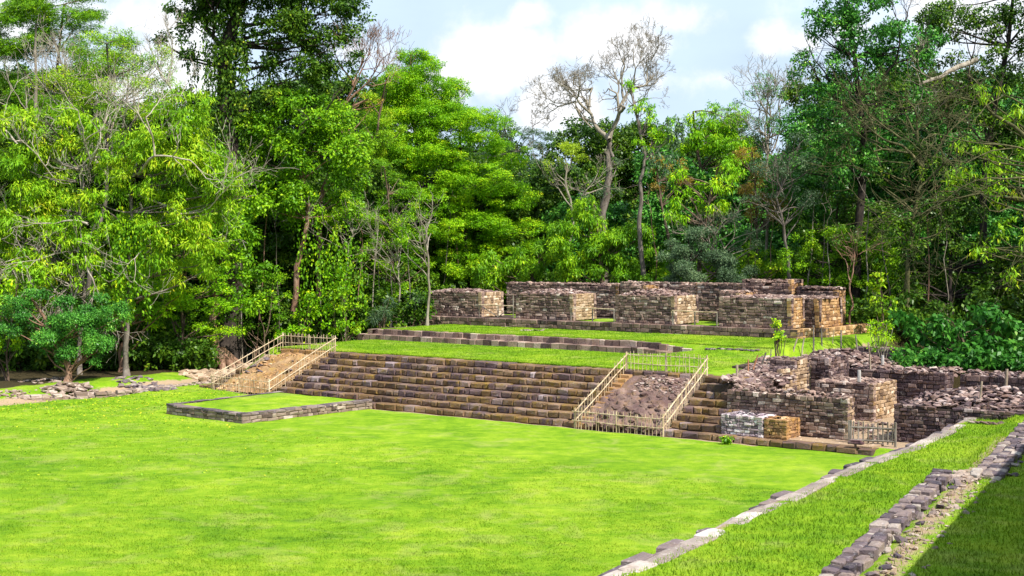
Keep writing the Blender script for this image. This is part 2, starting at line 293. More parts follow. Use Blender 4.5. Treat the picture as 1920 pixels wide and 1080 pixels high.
def face(mb, p0, p1, z0, z1, bh=.22, bl=.36, d=.3, batter=0., top=None, tr=(.1, .9), j=.022, out=.022, hole=None, ch=.035, gap=.014, mi=0):
    p0 = np.array(p0, float); p1 = np.array(p1, float); e = p1 - p0; Ln = np.linalg.norm(e); e1 = e / Ln; e2 = np.array((e1[1], -e1[0]))
    z = z0; 
    while z < z1 - .05:
        h = bh * rnd(.85, 1.15)
        if z + h > z1 - .1: h = z1 - z
        s = 0.
        while s < Ln - .02:
            l = bl * random.choice((rnd(.5, .8), rnd(.8, 1.3), rnd(1.2, 1.9)))
            if s + l > Ln - .14: l = Ln - s
            hh = h
            ok = True
            if top is not None:
                tz = top((s + l / 2) / Ln)
                if z + h * .5 > tz: ok = False
            if hole and hole(s + l / 2, z + h / 2): ok = False
            if ok:
                t = min(1, max(0, random.gauss((tr[0] + tr[1]) / 2, (tr[1] - tr[0]) / 3)))
                b = -batter * (z - z0)
                o = np.array((*(p0 + e1 * (s + gap / 2) + e2 * (b + rnd(-out, out))), z + gap / 2))
                block(mb, o, e1, e2, l - gap, d, hh - gap, t, j=j, ch=ch, mi=mi)
            s += l
        z += h
def prism(mb, poly, z0, z1, tint=.3, mi=0, top_in=0):
    n = len(poly); P = np.array(poly, float); c = P.mean(0)
    b = np.column_stack((P, np.full(n, z0))); t = np.column_stack((c + (P - c) * (1 - top_in), np.full(n, z1)))
    f = [(i, (i + 1) % n, n + (i + 1) % n, n + i) for i in range(n)] + [tuple(range(n, 2 * n))]
    mb.add(WA(np.vstack((b, t))), f, tint, mi)
def inset(poly, d):
    P = np.array(poly, float); n = len(P); r = []
    for i in range(n):
        a, b, c = P[i - 1], P[i], P[(i + 1) % n]
        e1 = (b - a) / np.linalg.norm(b - a); e2 = (c - b) / np.linalg.norm(c - b)
        n1 = np.array((-e1[1], e1[0])); n2 = np.array((-e2[1], e2[0])); m = n1 + n2; m /= max(.3, np.linalg.norm(m)); k = d / max(.4, m @ n1); r.append(b + m * k)
    return r
# rocks
ICO_V = []; _p = (1 + 5 ** .5) / 2
for a, b in ((1, _p), (1, -_p), (-1, _p), (-1, -_p)): ICO_V += [(0, a, b), (a, b, 0), (b, 0, a)]
ICO_V = np.array(ICO_V, float); ICO_V /= np.linalg.norm(ICO_V[0])
_F = []
for i in range(12):
    for k in range(i + 1, 12):
        for l in range(k + 1, 12):
            if all(abs(np.linalg.norm(ICO_V[a] - ICO_V[b]) - 1.0515) < .02 for a, b in ((i, k), (k, l), (i, l))):
                nrm = np.cross(ICO_V[k] - ICO_V[i], ICO_V[l] - ICO_V[i]); _F.append((i, k, l) if nrm @ ICO_V[i] > 0 else (i, l, k))
ICO_F = _F
def rock(mb, p, s, flat=.6, tint=None, mi=0, slab=False):      # p world
    v = ICO_V * (1 + RNG.uniform(-.28, .28, (12, 1)))
    if slab: v = np.sign(v) * np.abs(v) ** .45; flat *= .8
    v = v * np.array((s * rnd(.8, 1.35), s * rnd(.6, 1.0), s * flat * rnd(.7, 1.2)))
    a = rnd(0, 6.28); tx = rnd(-.35, .35); ty = rnd(-.3, .3)
    v[:, 2] += v[:, 0] * tx + v[:, 1] * ty
    R = np.array(((math.cos(a), -math.sin(a), 0), (math.sin(a), math.cos(a), 0), (0, 0, 1)))
    mb.add(v @ R.T + p, ICO_F, rnd(0, 1) if tint is None else tint, mi)
def rubble(mb, pts, s0, s1, flat=.55, slab=.5, mi=0, t0=.1, t1=1):
    for p in pts: rock(mb, p, rnd(s0, s1), flat, rnd(t0, t1), mi, random.random() < slab)
def masonry_box(mb, poly, z0, z1, bh=.22, bl=.36, batter=0., tops=None, tr=(.1, .9), d=.28, faces=None, mi_face=None, core_top=.05, **kw):
    n = len(poly); ztop = z1
    for i in range(n):
        if faces is not None and i not in faces: continue
        face(mb, poly[i], poly[(i + 1) % n], z0, z1, bh, bl, d, batter, (tops or {}).get(i), tr, mi=(mi_face or {}).get(i, 0), **kw)
    prism(mb, inset(poly, .07 + batter * (z1 - z0) * .0), z0 - .1, z1 - core_top, .5, len([0]) and 1, top_in=batter * .35)

# ------------------------------------------------------------------ terrain
EDGE_Z = 1.6
def height(u, v):
    u = np.asarray(u, float); v = np.asarray(v, float)
    z = np.zeros_like(u)
    nz = (vn(u * .25 + 9, v * .25 + 4) - .5)
    bank = ss(-18.9 , -20.6, u) * (.45 + .5 * nz) * (1 - ss(6, 9, v))
    bank += .25 * ss(-7.5, -13, u) * ss(-6, 0, v) * (1 - ss(4, 5, v))
    z = z + bank
    Lw = ss(-22, -14.2, u)
    vfront = np.where(u < -14.6, ss(2.6, 7.5, v), ss(4.5, 4.8, v))
    t1 = vfront * Lw * 2.66
    z = np.maximum(z, t1 + .4 * nz * ss(-14, -18, u) * ss(4, 7, v))
    up_sharp = ss(15.75, 16.1, v) * ss(-20, -15.8, u); up_soft = ss(9.5, 18.5, v)
    k = ss(8.5, 14.5, u); z = z + .72 * (up_sharp * (1 - k) + up_soft * k) * (v > 5)
    # under the stair
    st = (v > 0) & (v <= 4.6) & (u > -14.6) & (u < 21.2)
    z = np.where(st, np.maximum(.62 * v - .45, -.1), z)
    # east: drop to the sunken court
    ue = np.clip(21.9 - .29 * v, 17.2, 21.4)
    r = ss(ue, ue + 1.0, u); court = .22 + .0 * u
    fr = ss(17.5, 20.5, v)
    east = court * (1 - fr) + 2.2 * fr
    z = np.where(v > .5, z * (1 - r) + east * r, z)
    # floor of the building, fall behind it
    ins = ss(24.4, 24.6, v) * ss(-18.2, -18.0, u) * (1 - ss(14.2, 14.4, u)); z = z + (3.93 - z) * ins * (v < 37)
    fall = ss(37, 46, v); z = z * (1 - fall) + 1.2 * fall
    fl = ss(-22, -40, u); z = z * (1 - fl) + .6 * fl
    z = z + .05 * (vn(u * .7, v * .7) - .5) + .025 * (vn(u * 2.1, v * 2.1, 3) - .5)
    return z
def HZ(u, v): return float(height(np.array([u]), np.array([v]))[0])
def axis(a, b, c, d, f, s): return np.concatenate((np.arange(a, b, s), np.arange(b, c, f), np.arange(c, d + s, s)))
us = axis(-90, -25, 37, 110, .3, 2.5); vs = axis(-90, -13, 38, 130, .3, 2.5)
UU, VV = np.meshgrid(us, vs, indexing='ij'); ZZ = height(UU, VV)
def grid_obj(name, P, nu, nv, mats, dirt=None, dcol=None, tint=None, parent=None, smooth=True):
    idx = np.arange(nu * nv).reshape(nu, nv)
    F = np.stack((idx[:-1, :-1], idx[1:, :-1], idx[1:, 1:], idx[:-1, 1:]), -1).reshape(-1, 4)
    b = base_of(parent, None, P); me = bpy.data.meshes.new(name); me.vertices.add(len(P)); me.vertices.foreach_set('co', (P - b).astype(np.float32).ravel())
    nf = len(F); me.loops.add(nf * 4); me.loops.foreach_set('vertex_index', F.astype(np.int32).ravel())
    me.polygons.add(nf); me.polygons.foreach_set('loop_start', np.arange(0, nf * 4, 4, dtype=np.int32))
    try: me.polygons.foreach_set('loop_total', np.full(nf, 4, dtype=np.int32))
    except Exception: pass
    if smooth: me.polygons.foreach_set('use_smooth', np.ones(nf, bool))
    for nm, a in (('dirt', dirt), ('dirtcol', dcol), ('tint', tint)):
        if a is not None: at = me.attributes.new(nm, 'FLOAT', 'POINT'); at.data.foreach_set('value', a.astype(np.float32).ravel())
    me.update(calc_edges=True); me.validate()
    return link(name, me, mats, parent, b if parent is None else None)
P = WA(np.column_stack((UU.ravel(), VV.ravel(), ZZ.ravel())))
uf, vf = UU.ravel(), VV.ravel()
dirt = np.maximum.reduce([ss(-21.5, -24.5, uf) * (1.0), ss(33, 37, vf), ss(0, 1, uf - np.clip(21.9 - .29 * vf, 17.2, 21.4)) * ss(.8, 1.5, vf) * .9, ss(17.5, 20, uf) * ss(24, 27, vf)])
dirt = np.maximum(dirt, .62 * ss(-15, -16, uf) * ss(3, 4, vf) * (1 - ss(7, 9, vf)) )
band = np.exp(-((uf + 19.2) / .7) ** 2) * (vf < 4); dirt = np.maximum(dirt, .8 * band)
dirt = np.maximum(dirt, .9 * ((vf > -.1) & (vf < 4.6) & (uf > -14.4) & (uf < 24)))
k = ss(7.5, 13.5, uf); dirt = np.maximum(dirt, .42 * np.exp(-((vf - 15.6) / .5) ** 2) * (uf < 14) * (uf > -16))
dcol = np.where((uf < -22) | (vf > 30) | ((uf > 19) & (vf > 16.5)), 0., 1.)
g = grid_obj('ground', P, len(us), len(vs), [M['lawn']], dirt, dcol)
struct(g, 'mown bright green lawn of the plaza rising over the terraces to the forest floor', 'ground')
# far ground sheet, to the horizon
mb = MB(); R_ = 2500; mb.add([(-R_, -R_, -.6), (R_, -R_, -.6), (R_, R_, -.6), (-R_, R_, -.6)], [(0, 1, 2, 3)])
struct(build('terrain', mb, BM['moss']), 'grassy land reaching to the horizon beyond the forest', 'terrain')

# near platform (the viewer's side), with its own height, edge traced on the ground plan
EP = [(1040, 1115), (1110, 1080), (1180, 1052), (1255, 1018), (1351, 975), (1412, 949), (1517, 904), (1596, 868), (1692, 836), (1762, 805), (1824, 771), (1894, 741)]
EPu = [G(a, b, EDGE_Z)[:2] for a, b in EP]
d0 = EPu[1] - EPu[3]; d0 /= np.linalg.norm(d0); d1 = EPu[-1] - EPu[-4]; d1 /= np.linalg.norm(d1)
EPu = [EPu[0] + d0 * 25] + EPu + [EPu[-1] + d1 * 6, EPu[-1] + d1 * 30]
def poly_at(pl, s):
    pl = np.array(pl); seg = np.linalg.norm(np.diff(pl, axis=0), axis=1); cum = np.concatenate(([0], np.cumsum(seg)))
    i = min(len(seg) - 1, max(0, int(np.searchsorted(cum, s) - 1))); t = (s - cum[i]) / seg[i]
    return pl[i] + (pl[i + 1] - pl[i]) * t, (pl[i + 1] - pl[i]) / seg[i], cum[-1]
tot = poly_at(EPu, 0)[2]; ns, ntt = int(tot / .35), 110
ee = np.array((EPu[-1] - EPu[0])); ee /= np.linalg.norm(ee); er = np.array((ee[1], -ee[0]))    # towards the right of the edge
Ps = []
tt = np.concatenate((np.arange(0, 16, .3), 16 + np.arange(1, 12) * 4.)); ntt = len(tt)
for i in range(ns):
    p, _, _ = poly_at(EPu, tot * i / (ns - 1))
    q = p[None] + er[None] * tt[:, None]; Ps.append(q)
Ps = np.array(Ps); q = Ps.reshape(-1, 2); tg = np.tile(tt, ns)
# fine gravelly bank beyond the second wall rises a little
W2a, W2b = G(1535, 1080, 1.95)[:2], G(1749, 884, 1.95)[:2]
W3a, W3b = G(1819, 889, 1.95)[:2], G(1911, 797, 1.95)[:2]
w2d = (W2b - W2a) / np.linalg.norm(W2b - W2a); w2n = np.array((w2d[1], -w2d[0]))
sd = (q - W2a) @ w2n; al = (q - W2a) @ w2d
zp = EDGE_Z - .03 + .05 * (vn(q[:, 0] * .6, q[:, 1] * .6) - .5) + .28 * ss(.15, .9, sd) + .02 * (vn(q[:, 0] * 3, q[:, 1] * 3) - .5)
zp = zp - .12 * (tg < .1)
P = WA(np.column_stack((q, zp)))
dp = .6 * np.exp(-((sd - 1.15) / .55) ** 2) * (al < 26) + .9 * np.exp(-(tg / .42) ** 2)
g = grid_obj('platform_lawn', P, ns, ntt, [M['lawn']], dp, np.ones(len(q)))
struct(g, 'raised strip of longer grass between the stone edging and the low near wall', 'lawn')
def PZ(qp):
    qp = np.atleast_2d(qp); sd = (qp - W2a) @ w2n
    return EDGE_Z - .03 + .05 * (vn(qp[:, 0] * .6, qp[:, 1] * .6) - .5) + .28 * ss(.15, .9, sd)

# ------------------------------------------------------------------ stone edging of the near platform
mb = MB(); s = 20.
while s < tot - 2:
    l = rnd(.6, 1.5); p, e, _ = poly_at(EPu, s); n = np.array((e[1], -e[0]))
    off = rnd(-.14, .1)
    if random.random() < .85:
        flag(mb, np.array((*(p + n * (off + .12)), EDGE_Z - .46)), e, n, l * 1.05, rnd(.3, .5), .40 + rnd(-.08, .05), rnd(.0, .7), 0, .16)
    s += l
s = 20.
while s < tot - 2:
    l = rnd(.9, 2.0); p, e, _ = poly_at(EPu, s); n = np.array((e[1], -e[0]))
    flag(mb, np.array((*(p + e * l * .5 + n * (.44 + rnd(-.05, .05))), EDGE_Z - .25)), e, n, l * 1.2, rnd(.5, .66), .24 + rnd(-.03, .02), rnd(.2, 1), 1, .08)
    s += l
face_pts = [poly_at(EPu, x)[0] for x in np.linspace(0, tot, 18)]
for a, b in zip(face_pts[:-1], face_pts[1:]):        # the retaining face below the edging, facing the plaza
    n = (b - a) / np.linalg.norm(b - a); nn = np.array((n[1], -n[0]))
    face(mb, b + nn * .1, a + nn * .1, 0, EDGE_Z - .3, .3, .6, .3, mi=0)
    q0, q1 = W(*(a + nn * .15), -.1), W(*(b + nn * .15), -.1); q2, q3 = q1.copy(), q0.copy(); q2[2] = q3[2] = EDGE_Z - .1
    mb.add([q0, q1, q2, q3], [(0, 1, 2, 3)], .2, 2)
o = build('stone_edging', mb, [M['edge'], M['pale'], M['mortar']])
tag(o, 'long diagonal edging of pale slabs and dark outer stones beside the plaza', 'stone edging')

# second wall, near right, and the stretch beyond the gap
def lowwall(a, b, w, h0, h1, name, label, steps=None, mat='edge'):
    mb = MB(); e = (b - a); Ln = np.linalg.norm(e); e /= Ln; n = np.array((e[1], -e[0])); s = 0
    core = [a + n * .06, a + n * (w - .06), b + n * (w - .06), b + n * .06]
    prism(mb, core, h0, h1 - .06, .2, 1)
    nr = max(2, int(w / .26))
    while s < Ln:
        for r in range(nr):
            l = rnd(.25, .75); ww = w / nr
            flag(mb, np.array((*(a + e * (s + rnd(-.12, .12)) + n * ((r + .5) * ww + rnd(-.05, .05))), h1 - .24)), e, n, l, ww * rnd(.85, 1.25), .22 + rnd(-.05, .07), rnd(0, 1), 0, .16)
        s += rnd(.32, .44)
    face(mb, b, a, h0, h1 - .12, .16, .34, .25, j=.03)
    face(mb, a, a + n * w, h0, h1 - .1, .16, .3, .25, j=.03); face(mb, a + n * w, b + n * w, h0, h1 - .15, .16, .34, .25, j=.03); face(mb, b + n * w, b, h0, h1 - .1, .16, .3, .25, j=.03)
    for i in range(int(Ln * 2.2)):
        q = a + e * rnd(0, Ln) + n * rnd(w * .8, w + .5); rock(mb, W(*q, float(PZ(q)[0]) + .04), rnd(.06, .2), .5)
    o = build(name, mb, [M[mat], M['mortar']]); tag(o, label, 'stone wall'); return o
lowwall(W2a - w2d * 6, W2b, .64, 1.45, 2.0, 'stone_wall', 'low purple grey wall in the near right corner, its broken end by the gap')
w3d = (W3b - W3a) / np.linalg.norm(W3b - W3a)
lowwall(W3a, W3b + w3d * 12, .95, 1.45, 2.0, 'stone_wall', 'low slab topped wall beyond the gap, half in shadow at the right border')
mb = MB()
a, b = G(1822, 791, 1.65)[:2], G(1912, 797, 1.65)[:2]
for i in range(22):
    q = a + (b - a) * (i + rnd(0, 1)) / 22; rock(mb, W(*q, 1.62), rnd(.12, .24), .45, slab=True)
tag(build('stone_row', mb, [M['rubble']]), 'short flat row of brown stones crossing the upper end of the grass strip', 'stones')
mb = MB()
for i in range(300):
    t = rnd(0, 1); q = W2a + (W2b - W2a) * (t * 1.05) + w2n * (.95 + abs(random.gauss(0, .42))); rock(mb, W(*q, float(PZ(q)[0]) + .01), rnd(.02, .09) * rnd(.6, 1.6), .5, rnd(.3, 1))
for i in range(60):
    t = rnd(0, 1); q = W2b + w2d * rnd(-1.2, .9) + w2n * rnd(.6, 1.5); rock(mb, W(*q, float(PZ(q)[0]) + .03), rnd(.05, .2), .45, rnd(.5, 1), slab=True)
tag(build('gravel', mb, [M['plat']]), 'loose pale gravel and small stones on the bare strip behind the near wall', 'gravel', kind='stuff')

# ------------------------------------------------------------------ the great stair
NS, RISE, TREAD = 8, .337, .56
R1 = dict(bl=(-14.5, .3), br=(-9.3, .1), tr=(-8.1, 4.55), tl=(-13.1, 4.7))
root = thing('stairway', 'broad weathered stairway of eight tall stone steps between the two fenced ramps', 'stairway', W(3, 0, 0))
root2 = thing('stairway', 'short flight of stone steps right of the dark ramp, beside the whitewashed wall', 'stairway', W(20.5, 0, 0))
root3 = thing('stairway', 'few broken stone steps left of the orange clay ramp', 'stairway', W(-15.2, 1, .1))
def steprow(parent, u0, u1, v, z, h=RISE, dep=.75, bl=.6, mat='stair', tr=(.15, .85)):
    mb = MB(); s = u0
    while s < u1 - .05:
        l = bl * rnd(.55, 1.5)
        if s + l > u1 - .3: l = u1 - s
        block(mb, np.array((s + .012, v + rnd(-.03, .03), z - .01)), (1, 0), (0, -1), l - .024, dep, h + rnd(-.035, .012), min(1, max(0, random.gauss(.47, .2))), ch=.06, j=.032)
        s += l
    prism(mb, [(u0 + .03, v + .1), (u1 - .03, v + .1), (u1 - .03, v + dep), (u0 + .03, v + dep)], z - .15, z + h - .06, .3, 1)
    return build('step', mb, [M[mat], M['mortar']], parent)
for i in range(NS):
    t = i / (NS - 1); uL = -9.25 + t * 1.2 + .05
    steprow(root, uL, 13.75, i * TREAD, i * RISE)
    ur = 22.3 if i < 5 else 21.9 - (i - 5) * .15
    if i == 0: continue
    steprow(root2, 19.05, ur - (.5 if i < 2 else 0.), i * TREAD, i * RISE)
steprow(root2, 18.9, 28.9, 0, 0)
steprow(root2, 28.4, 29.6, .1, -.05, bl=1.1)
for i in range(4):
    steprow(root3, -16.2 + i * .25, -14.35 + i * .3, .35 + i * .8, .1 + i * .3, bl=.6)
# top kerb behind the ramp openings (the lip of the terrace)
mbk = MB()

# ------------------------------------------------------------------ ramps
def ramp_obj(name, label, quad, zl, zh, mat, prof, lump, extra=None):
    bl, br, tr_, tl = [np.array(x, float) for x in quad]
    n1, n2 = 70, 80; s = np.linspace(0, 1, n1); t = np.linspace(0, 1, n2); S, T = np.meshgrid(s, t, indexing='ij')
    q = (bl[None, None] * (1 - S)[..., None] + br[None, None] * S[..., None]) * (1 - T)[..., None] + (tl[None, None] * (1 - S)[..., None] + tr_[None, None] * S[..., None]) * T[..., None]
    z = zl + (zh - zl) * prof(T)
    z = z + lump(q[..., 0], q[..., 1], S, T)
    P = WA(np.column_stack((q[..., 0].ravel(), q[..., 1].ravel(), z.ravel())))
    root = thing(name, label, 'ramp', W(*(bl + br) / 2, zl))
    o = grid_obj('ramp_surface', P, n1, n2, [mat], tint=(.25 + .6 * vn(q[..., 0] * 2, q[..., 1] * 2)).ravel(), parent=root, smooth=False)
    return root, (lambda a, b: (q[int(a * (n1 - 1)), int(b * (n2 - 1))], z[int(a * (n1 - 1)), int(b * (n2 - 1))]))
def cells(u, v, k=2.6):        # rounded lumps, like worn blocks
    a = vn(u * k, v * k, 1); b = vn(u * k * 2.1 + 5, v * k * 2.1, 2); return a + .5 * b
r2, f2 = ramp_obj('stone_ramp', 'dark lumpy worn stone ramp with rubble near its top, fenced by canes', ((13.9, .15), (18.95, .05), (18.9, 4.35), (14.0, 4.4)), .1, 2.42, M['ramp_dark'],
                  lambda T: .12 + .88 * T ** .85 - .12 * (1 - T) ** 6, lambda u, v, S, T: .30 * (cells(u, v * 1.4) - .75) * (1 - .4 * T) + .18 * np.sin(S * math.pi) - .1)
mb = MB()
for i in range(260):
    a, b = rnd(.28, .9), rnd(.62, .97); q, z = f2(a, b); rock(mb, W(q[0], q[1], z + .02), rnd(.04, .12), .5, rnd(.3, 1), slab=True)
build('loose_rubble', mb, [M['rubble']], r2)['kind'] = 'stuff'
mb = MB()
for i in range(11):            # orange flank blocks on the left and right sides
    t = i / 11; block(mb, np.array((13.78, .15 + 4.3 * t, .0)), (1, 0), (0, -1), .62 + rnd(-.1, .15), .42, .12 + 2.42 * t ** .9 + .12, rnd(.2, .9), ch=.04, j=.03)
build('flank', mb, [M['ochre']], r2)
mb = MB()
for r in range(9):
    for c in range(11):
        a, b = .10 + .84 * (c + .5 * (r % 2) + rnd(-.15, .15)) / 11.5, .06 + .60 * (r + rnd(-.15, .15)) / 9; q, z = f2(min(a, .98), b); rock(mb, W(q[0], q[1], z - .17), rnd(.2, .34), .6, rnd(.1, .65), slab=random.random() < .7)
build('worn_blocks', mb, [M['ramp_dark']], r2)
mb = MB(); s = 13.95
steprow(r2, 13.9, 19.0, 4.36, 2.30, h=.40, bl=.7)
r1, f1 = ramp_obj('clay_ramp', 'smooth orange clay and stone ramp at the left end of the stairway, fenced by canes', (R1['bl'], R1['br'], R1['tr'], R1['tl']), .22, 2.40, M['ramp_clay'],
                  lambda T: T ** 1.05 + .06 * np.sin(T * 3.1), lambda u, v, S, T: .16 * (cells(u * .9, v * .9) - .75) + .05 * (cells(u * 3, v * 3) - .75))
mb = MB()
for i in range(240):
    a, b = rnd(.03, .97), rnd(.02, .97); q, z = f1(a, b); rock(mb, W(q[0], q[1], z), rnd(.03, .11) * (1.5 if a < .25 else 1), .5, rnd(.2, 1), slab=True)
build('loose_stones', mb, [M['ochre']], r1)['kind'] = 'stuff'
mb = MB()
for (a, b, s) in ((.75, .52, .32), (.3, .45, .16), (.12, .6, .18), (.05, .75, .2), (.1, .42, .2), (.55, .75, .1), (.04, .55, .25), (.92, .1, .16)):
    q, z = f1(a, b); mb = MB(); rock(mb, W(q[0], q[1], z + .06), s, .4, rnd(.1, .6), slab=True); build('embedded_stone', mb, [M['edge']], r1)
steprow(r1, -13.1, -8.2, 4.62, 2.26, h=.42, bl=.8, mat='ochre')
mb = MB()
for i in range(7):
    t = i / 7; block(mb, np.array((-14.75 + t * 1.35, .4 + 4.2 * t, .1)), (1, 0), (0, -1), .5, .62, .2 + 2.2 * t, rnd(.2, .8), ch=.05, j=.04)
build('flank', mb, [M['ochre']], r1)

# ------------------------------------------------------------------ low rectangular platform
root = thing('stone_platform', 'low rectangular stone platform filled with grass in front of the stairway', 'stone platform', W(-4.5, -4.5, 0))
mb = MB(); PL = [(-8.0, -8.75), (-1.15, -9.25), (-.35, -.1), (-8.1, -.2)]
masonry_box(mb, PL, -.02, .50, bh=.2, bl=.42, d=.5, faces=[0, 1, 3], tr=(.2, .9), core_top=.12)
mb.f = mb.f; o = build('retaining_wall', mb, [M['plat'], M['mortar']], root)
mb = MB()
for a, b in ((0, 1), (1, 2), (3, 0)):      # flat coping stones along the rim
    p0, p1 = np.array(PL[a]), np.array(PL[b]); e = p1 - p0; Ln = np.linalg.norm(e); e /= Ln; n = np.array((e[1], -e[0])); s = 0
    while s < Ln - .1:
        l = min(rnd(.35, .8), Ln - s); block(mb, np.array((*(p0 + e * s + n * rnd(.0, .03)), .40)), e, n, l - .02, rnd(.42, .55), .14 + rnd(-.015, .015), rnd(.1, .9), ch=.03, j=.02); s += l
build('coping', mb, [M['edge']], root)
pin = inset(PL, .40); n = 40; s, t = np.meshgrid(np.linspace(0, 1, n), np.linspace(0, 1, n), indexing='ij')
q = ((pin[0][None, None] * (1 - s)[..., None] + pin[1][None, None] * s[..., None]) * (1 - t)[..., None] + (pin[3][None, None] * (1 - s)[..., None] + pin[2][None, None] * s[..., None]) * t[..., None]).reshape(-1, 2)
zz = .50 + .06 * (vn(q[:, 0], q[:, 1]) - .5) + .10 * np.sin(s.ravel() * 3.14) * np.sin(t.ravel() * 3.14)
grid_obj('grass_top', WA(np.column_stack((q, zz))), n, n, [M['lawn']], np.zeros(n * n), np.ones(n * n), parent=root)

# ------------------------------------------------------------------ upper two-step retaining wall
root = thing('terrace_wall', 'long low double stepped stone wall crossing the upper lawn below the ruined building', 'stone wall', W(-3, 15, 2.7))
def sink(u): return float(.5 * ss(7.5, 13.0, u))
for k, (v, z, u0, u1) in enumerate(((15.1, 2.66, -15.9, 11.5), (15.75, 3.02, -15.3, 13.6))):
    mb = MB(); s = u0
    while s < u1:
        l = rnd(.35, .85); sk = sink(s) * (1 if k == 0 else .8)
        block(mb, np.array((s, v + rnd(-.03, .03), z - .2 - sk)), (1, 0), (0, -1), l - .02, .8, .2 + .36 + rnd(-.02, .015), rnd(.05, .95), ch=.03, j=.02); s += l
    build('step', mb, [M['wall'], M['mortar']], root)
mb = MB(); s = 0
for k in range(2):
    s = 0.
    while s < 5: l = rnd(.4, .7); block(mb, np.array((-15.85 + k * .6, 20.1 - s + k * .3, 2.55 + k * .36)), (0, -1), (-1, 0), l - .02, .5, .46, rnd(.1, .9)); s += l
build('side_step', mb, [M['wall']], root)
mb = MB()
for i in range(26): u = 13 + i * .13 + rnd(0, .1); vv = 15.2 + rnd(-.1, .25); rock(mb, W(u, vv, HZ(u, vv) + .03), rnd(.08, .2), .5, slab=True)
tag(build('stone_row', mb, [M['edge']]), 'half buried dark stones in the lawn right of the double stepped wall', 'stones')
q = G(1000, 619, 3.4); mb = MB()
for i in range(16): u, vv = q[0] + rnd(-.75, .75), q[1] + rnd(-.5, .5); rock(mb, W(u, vv, HZ(u, vv) + .01), rnd(.1, .25), .3, slab=True)
tag(build('buried_stones', mb, [M['rubble']]), 'small patch of flat stones in the upper lawn before the building', 'stones')

# ------------------------------------------------------------------ ruined building
BZ = 4.0
root = thing('ruined_building', 'roofless stone building with broken wall tops and three doorways on a low plinth', 'ruin', W(-1, 27, 3.4))
mb = MB(); PP = [(-18.6, 23.85), (14.95, 23.85), (14.95, 26.5), (15.75, 26.5), (15.75, 33.5), (-18.6, 36)]
face(mb, PP[0], PP[1], 3.15, BZ, .28, .5, .8, tr=(.0, .75)); face(mb, PP[2], PP[3], 3.1, BZ, .26, .4, .5, tr=(0, .7)); face(mb, PP[5], PP[0], 3.1, BZ, .3, .5, .6)
prism(mb, inset(PP, .09), 3.0, BZ - .07, .3, 1); build('plinth', mb, [M['wall'], M['mortar']], root)
mb = MB(); face(mb, PP[1], PP[2], 3.0, BZ, .24, .4, .5, tr=(.2, 1)); face(mb, PP[3], (15.75, 34.0), 3.0, BZ, .24, .4, .5, tr=(.2, 1)); build('plinth_side', mb, [M['ochre']], root)  # sun-facing plinth sides, their sunlit warmth put into the colour
def rag(z, amp, seed, lo=0):
    return lambda t: z + amp * (vn(np.array([t * 9 + seed]), np.array([seed * 1.7]))[0] - .5) + lo * t
def pier(u0, u1, v0, v1, zt, seed, name='wall_block', side='wall', slope=.0, heap=.35, b=.03, tr=(.1, .9)):  # side: stone for the sun-facing end, sunlit tone painted in
    mb = MB(); P_ = [(u0, v0), (u1, v0), (u1, v1), (u0, v1)]
    face(mb, P_[0], P_[1], BZ, zt, .2, .34, .3, b, rag(zt, .1, seed), tr); face(mb, P_[3], P_[0], BZ, zt, .2, .34, .3, b, None, tr); face(mb, P_[2], P_[3], BZ, zt, .22, .4, .3, b, rag(zt, .2, seed + 3), tr)
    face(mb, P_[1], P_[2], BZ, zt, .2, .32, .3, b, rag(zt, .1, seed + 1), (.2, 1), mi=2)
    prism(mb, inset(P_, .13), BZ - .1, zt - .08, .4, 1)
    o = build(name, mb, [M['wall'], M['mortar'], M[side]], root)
    mr_ = MB(); n = int((u1 - u0) * (v1 - v0) * 26)
    for i in range(n):
        a, c = rnd(.03, .97), rnd(.03, .97); hh = heap * (math.sin(a * 3.14) ** .6) * (math.sin(c * 3.14) ** .6) * (1 if c < .9 else .7)
        rock(mr_, W(u0 + .1 + (u1 - u0 - .2) * a, v0 + .12 + (v1 - v0 - .25) * c, zt - .05 + hh * rnd(.3, 1)), rnd(.06, .19), .45, rnd(.2, 1), slab=random.random() < .6)
    prism(mr_, [(u0 + .3, v0 + .4), (u1 - .3, v0 + .4), (u1 - .3, v1 - .4), (u0 + .3, v1 - .4)], zt - .1, zt - .05 + heap * .6, .5, 0, top_in=.5)
    build('rubble_top', mr_, [M['rubble']], o); return o
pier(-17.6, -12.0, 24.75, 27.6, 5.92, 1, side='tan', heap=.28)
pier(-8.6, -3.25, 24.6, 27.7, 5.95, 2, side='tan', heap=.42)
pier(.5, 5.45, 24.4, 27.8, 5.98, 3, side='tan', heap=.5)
pier(8.9, 14.3, 24.3, 26.4, 6.0, 4, side='ochre', heap=.2)
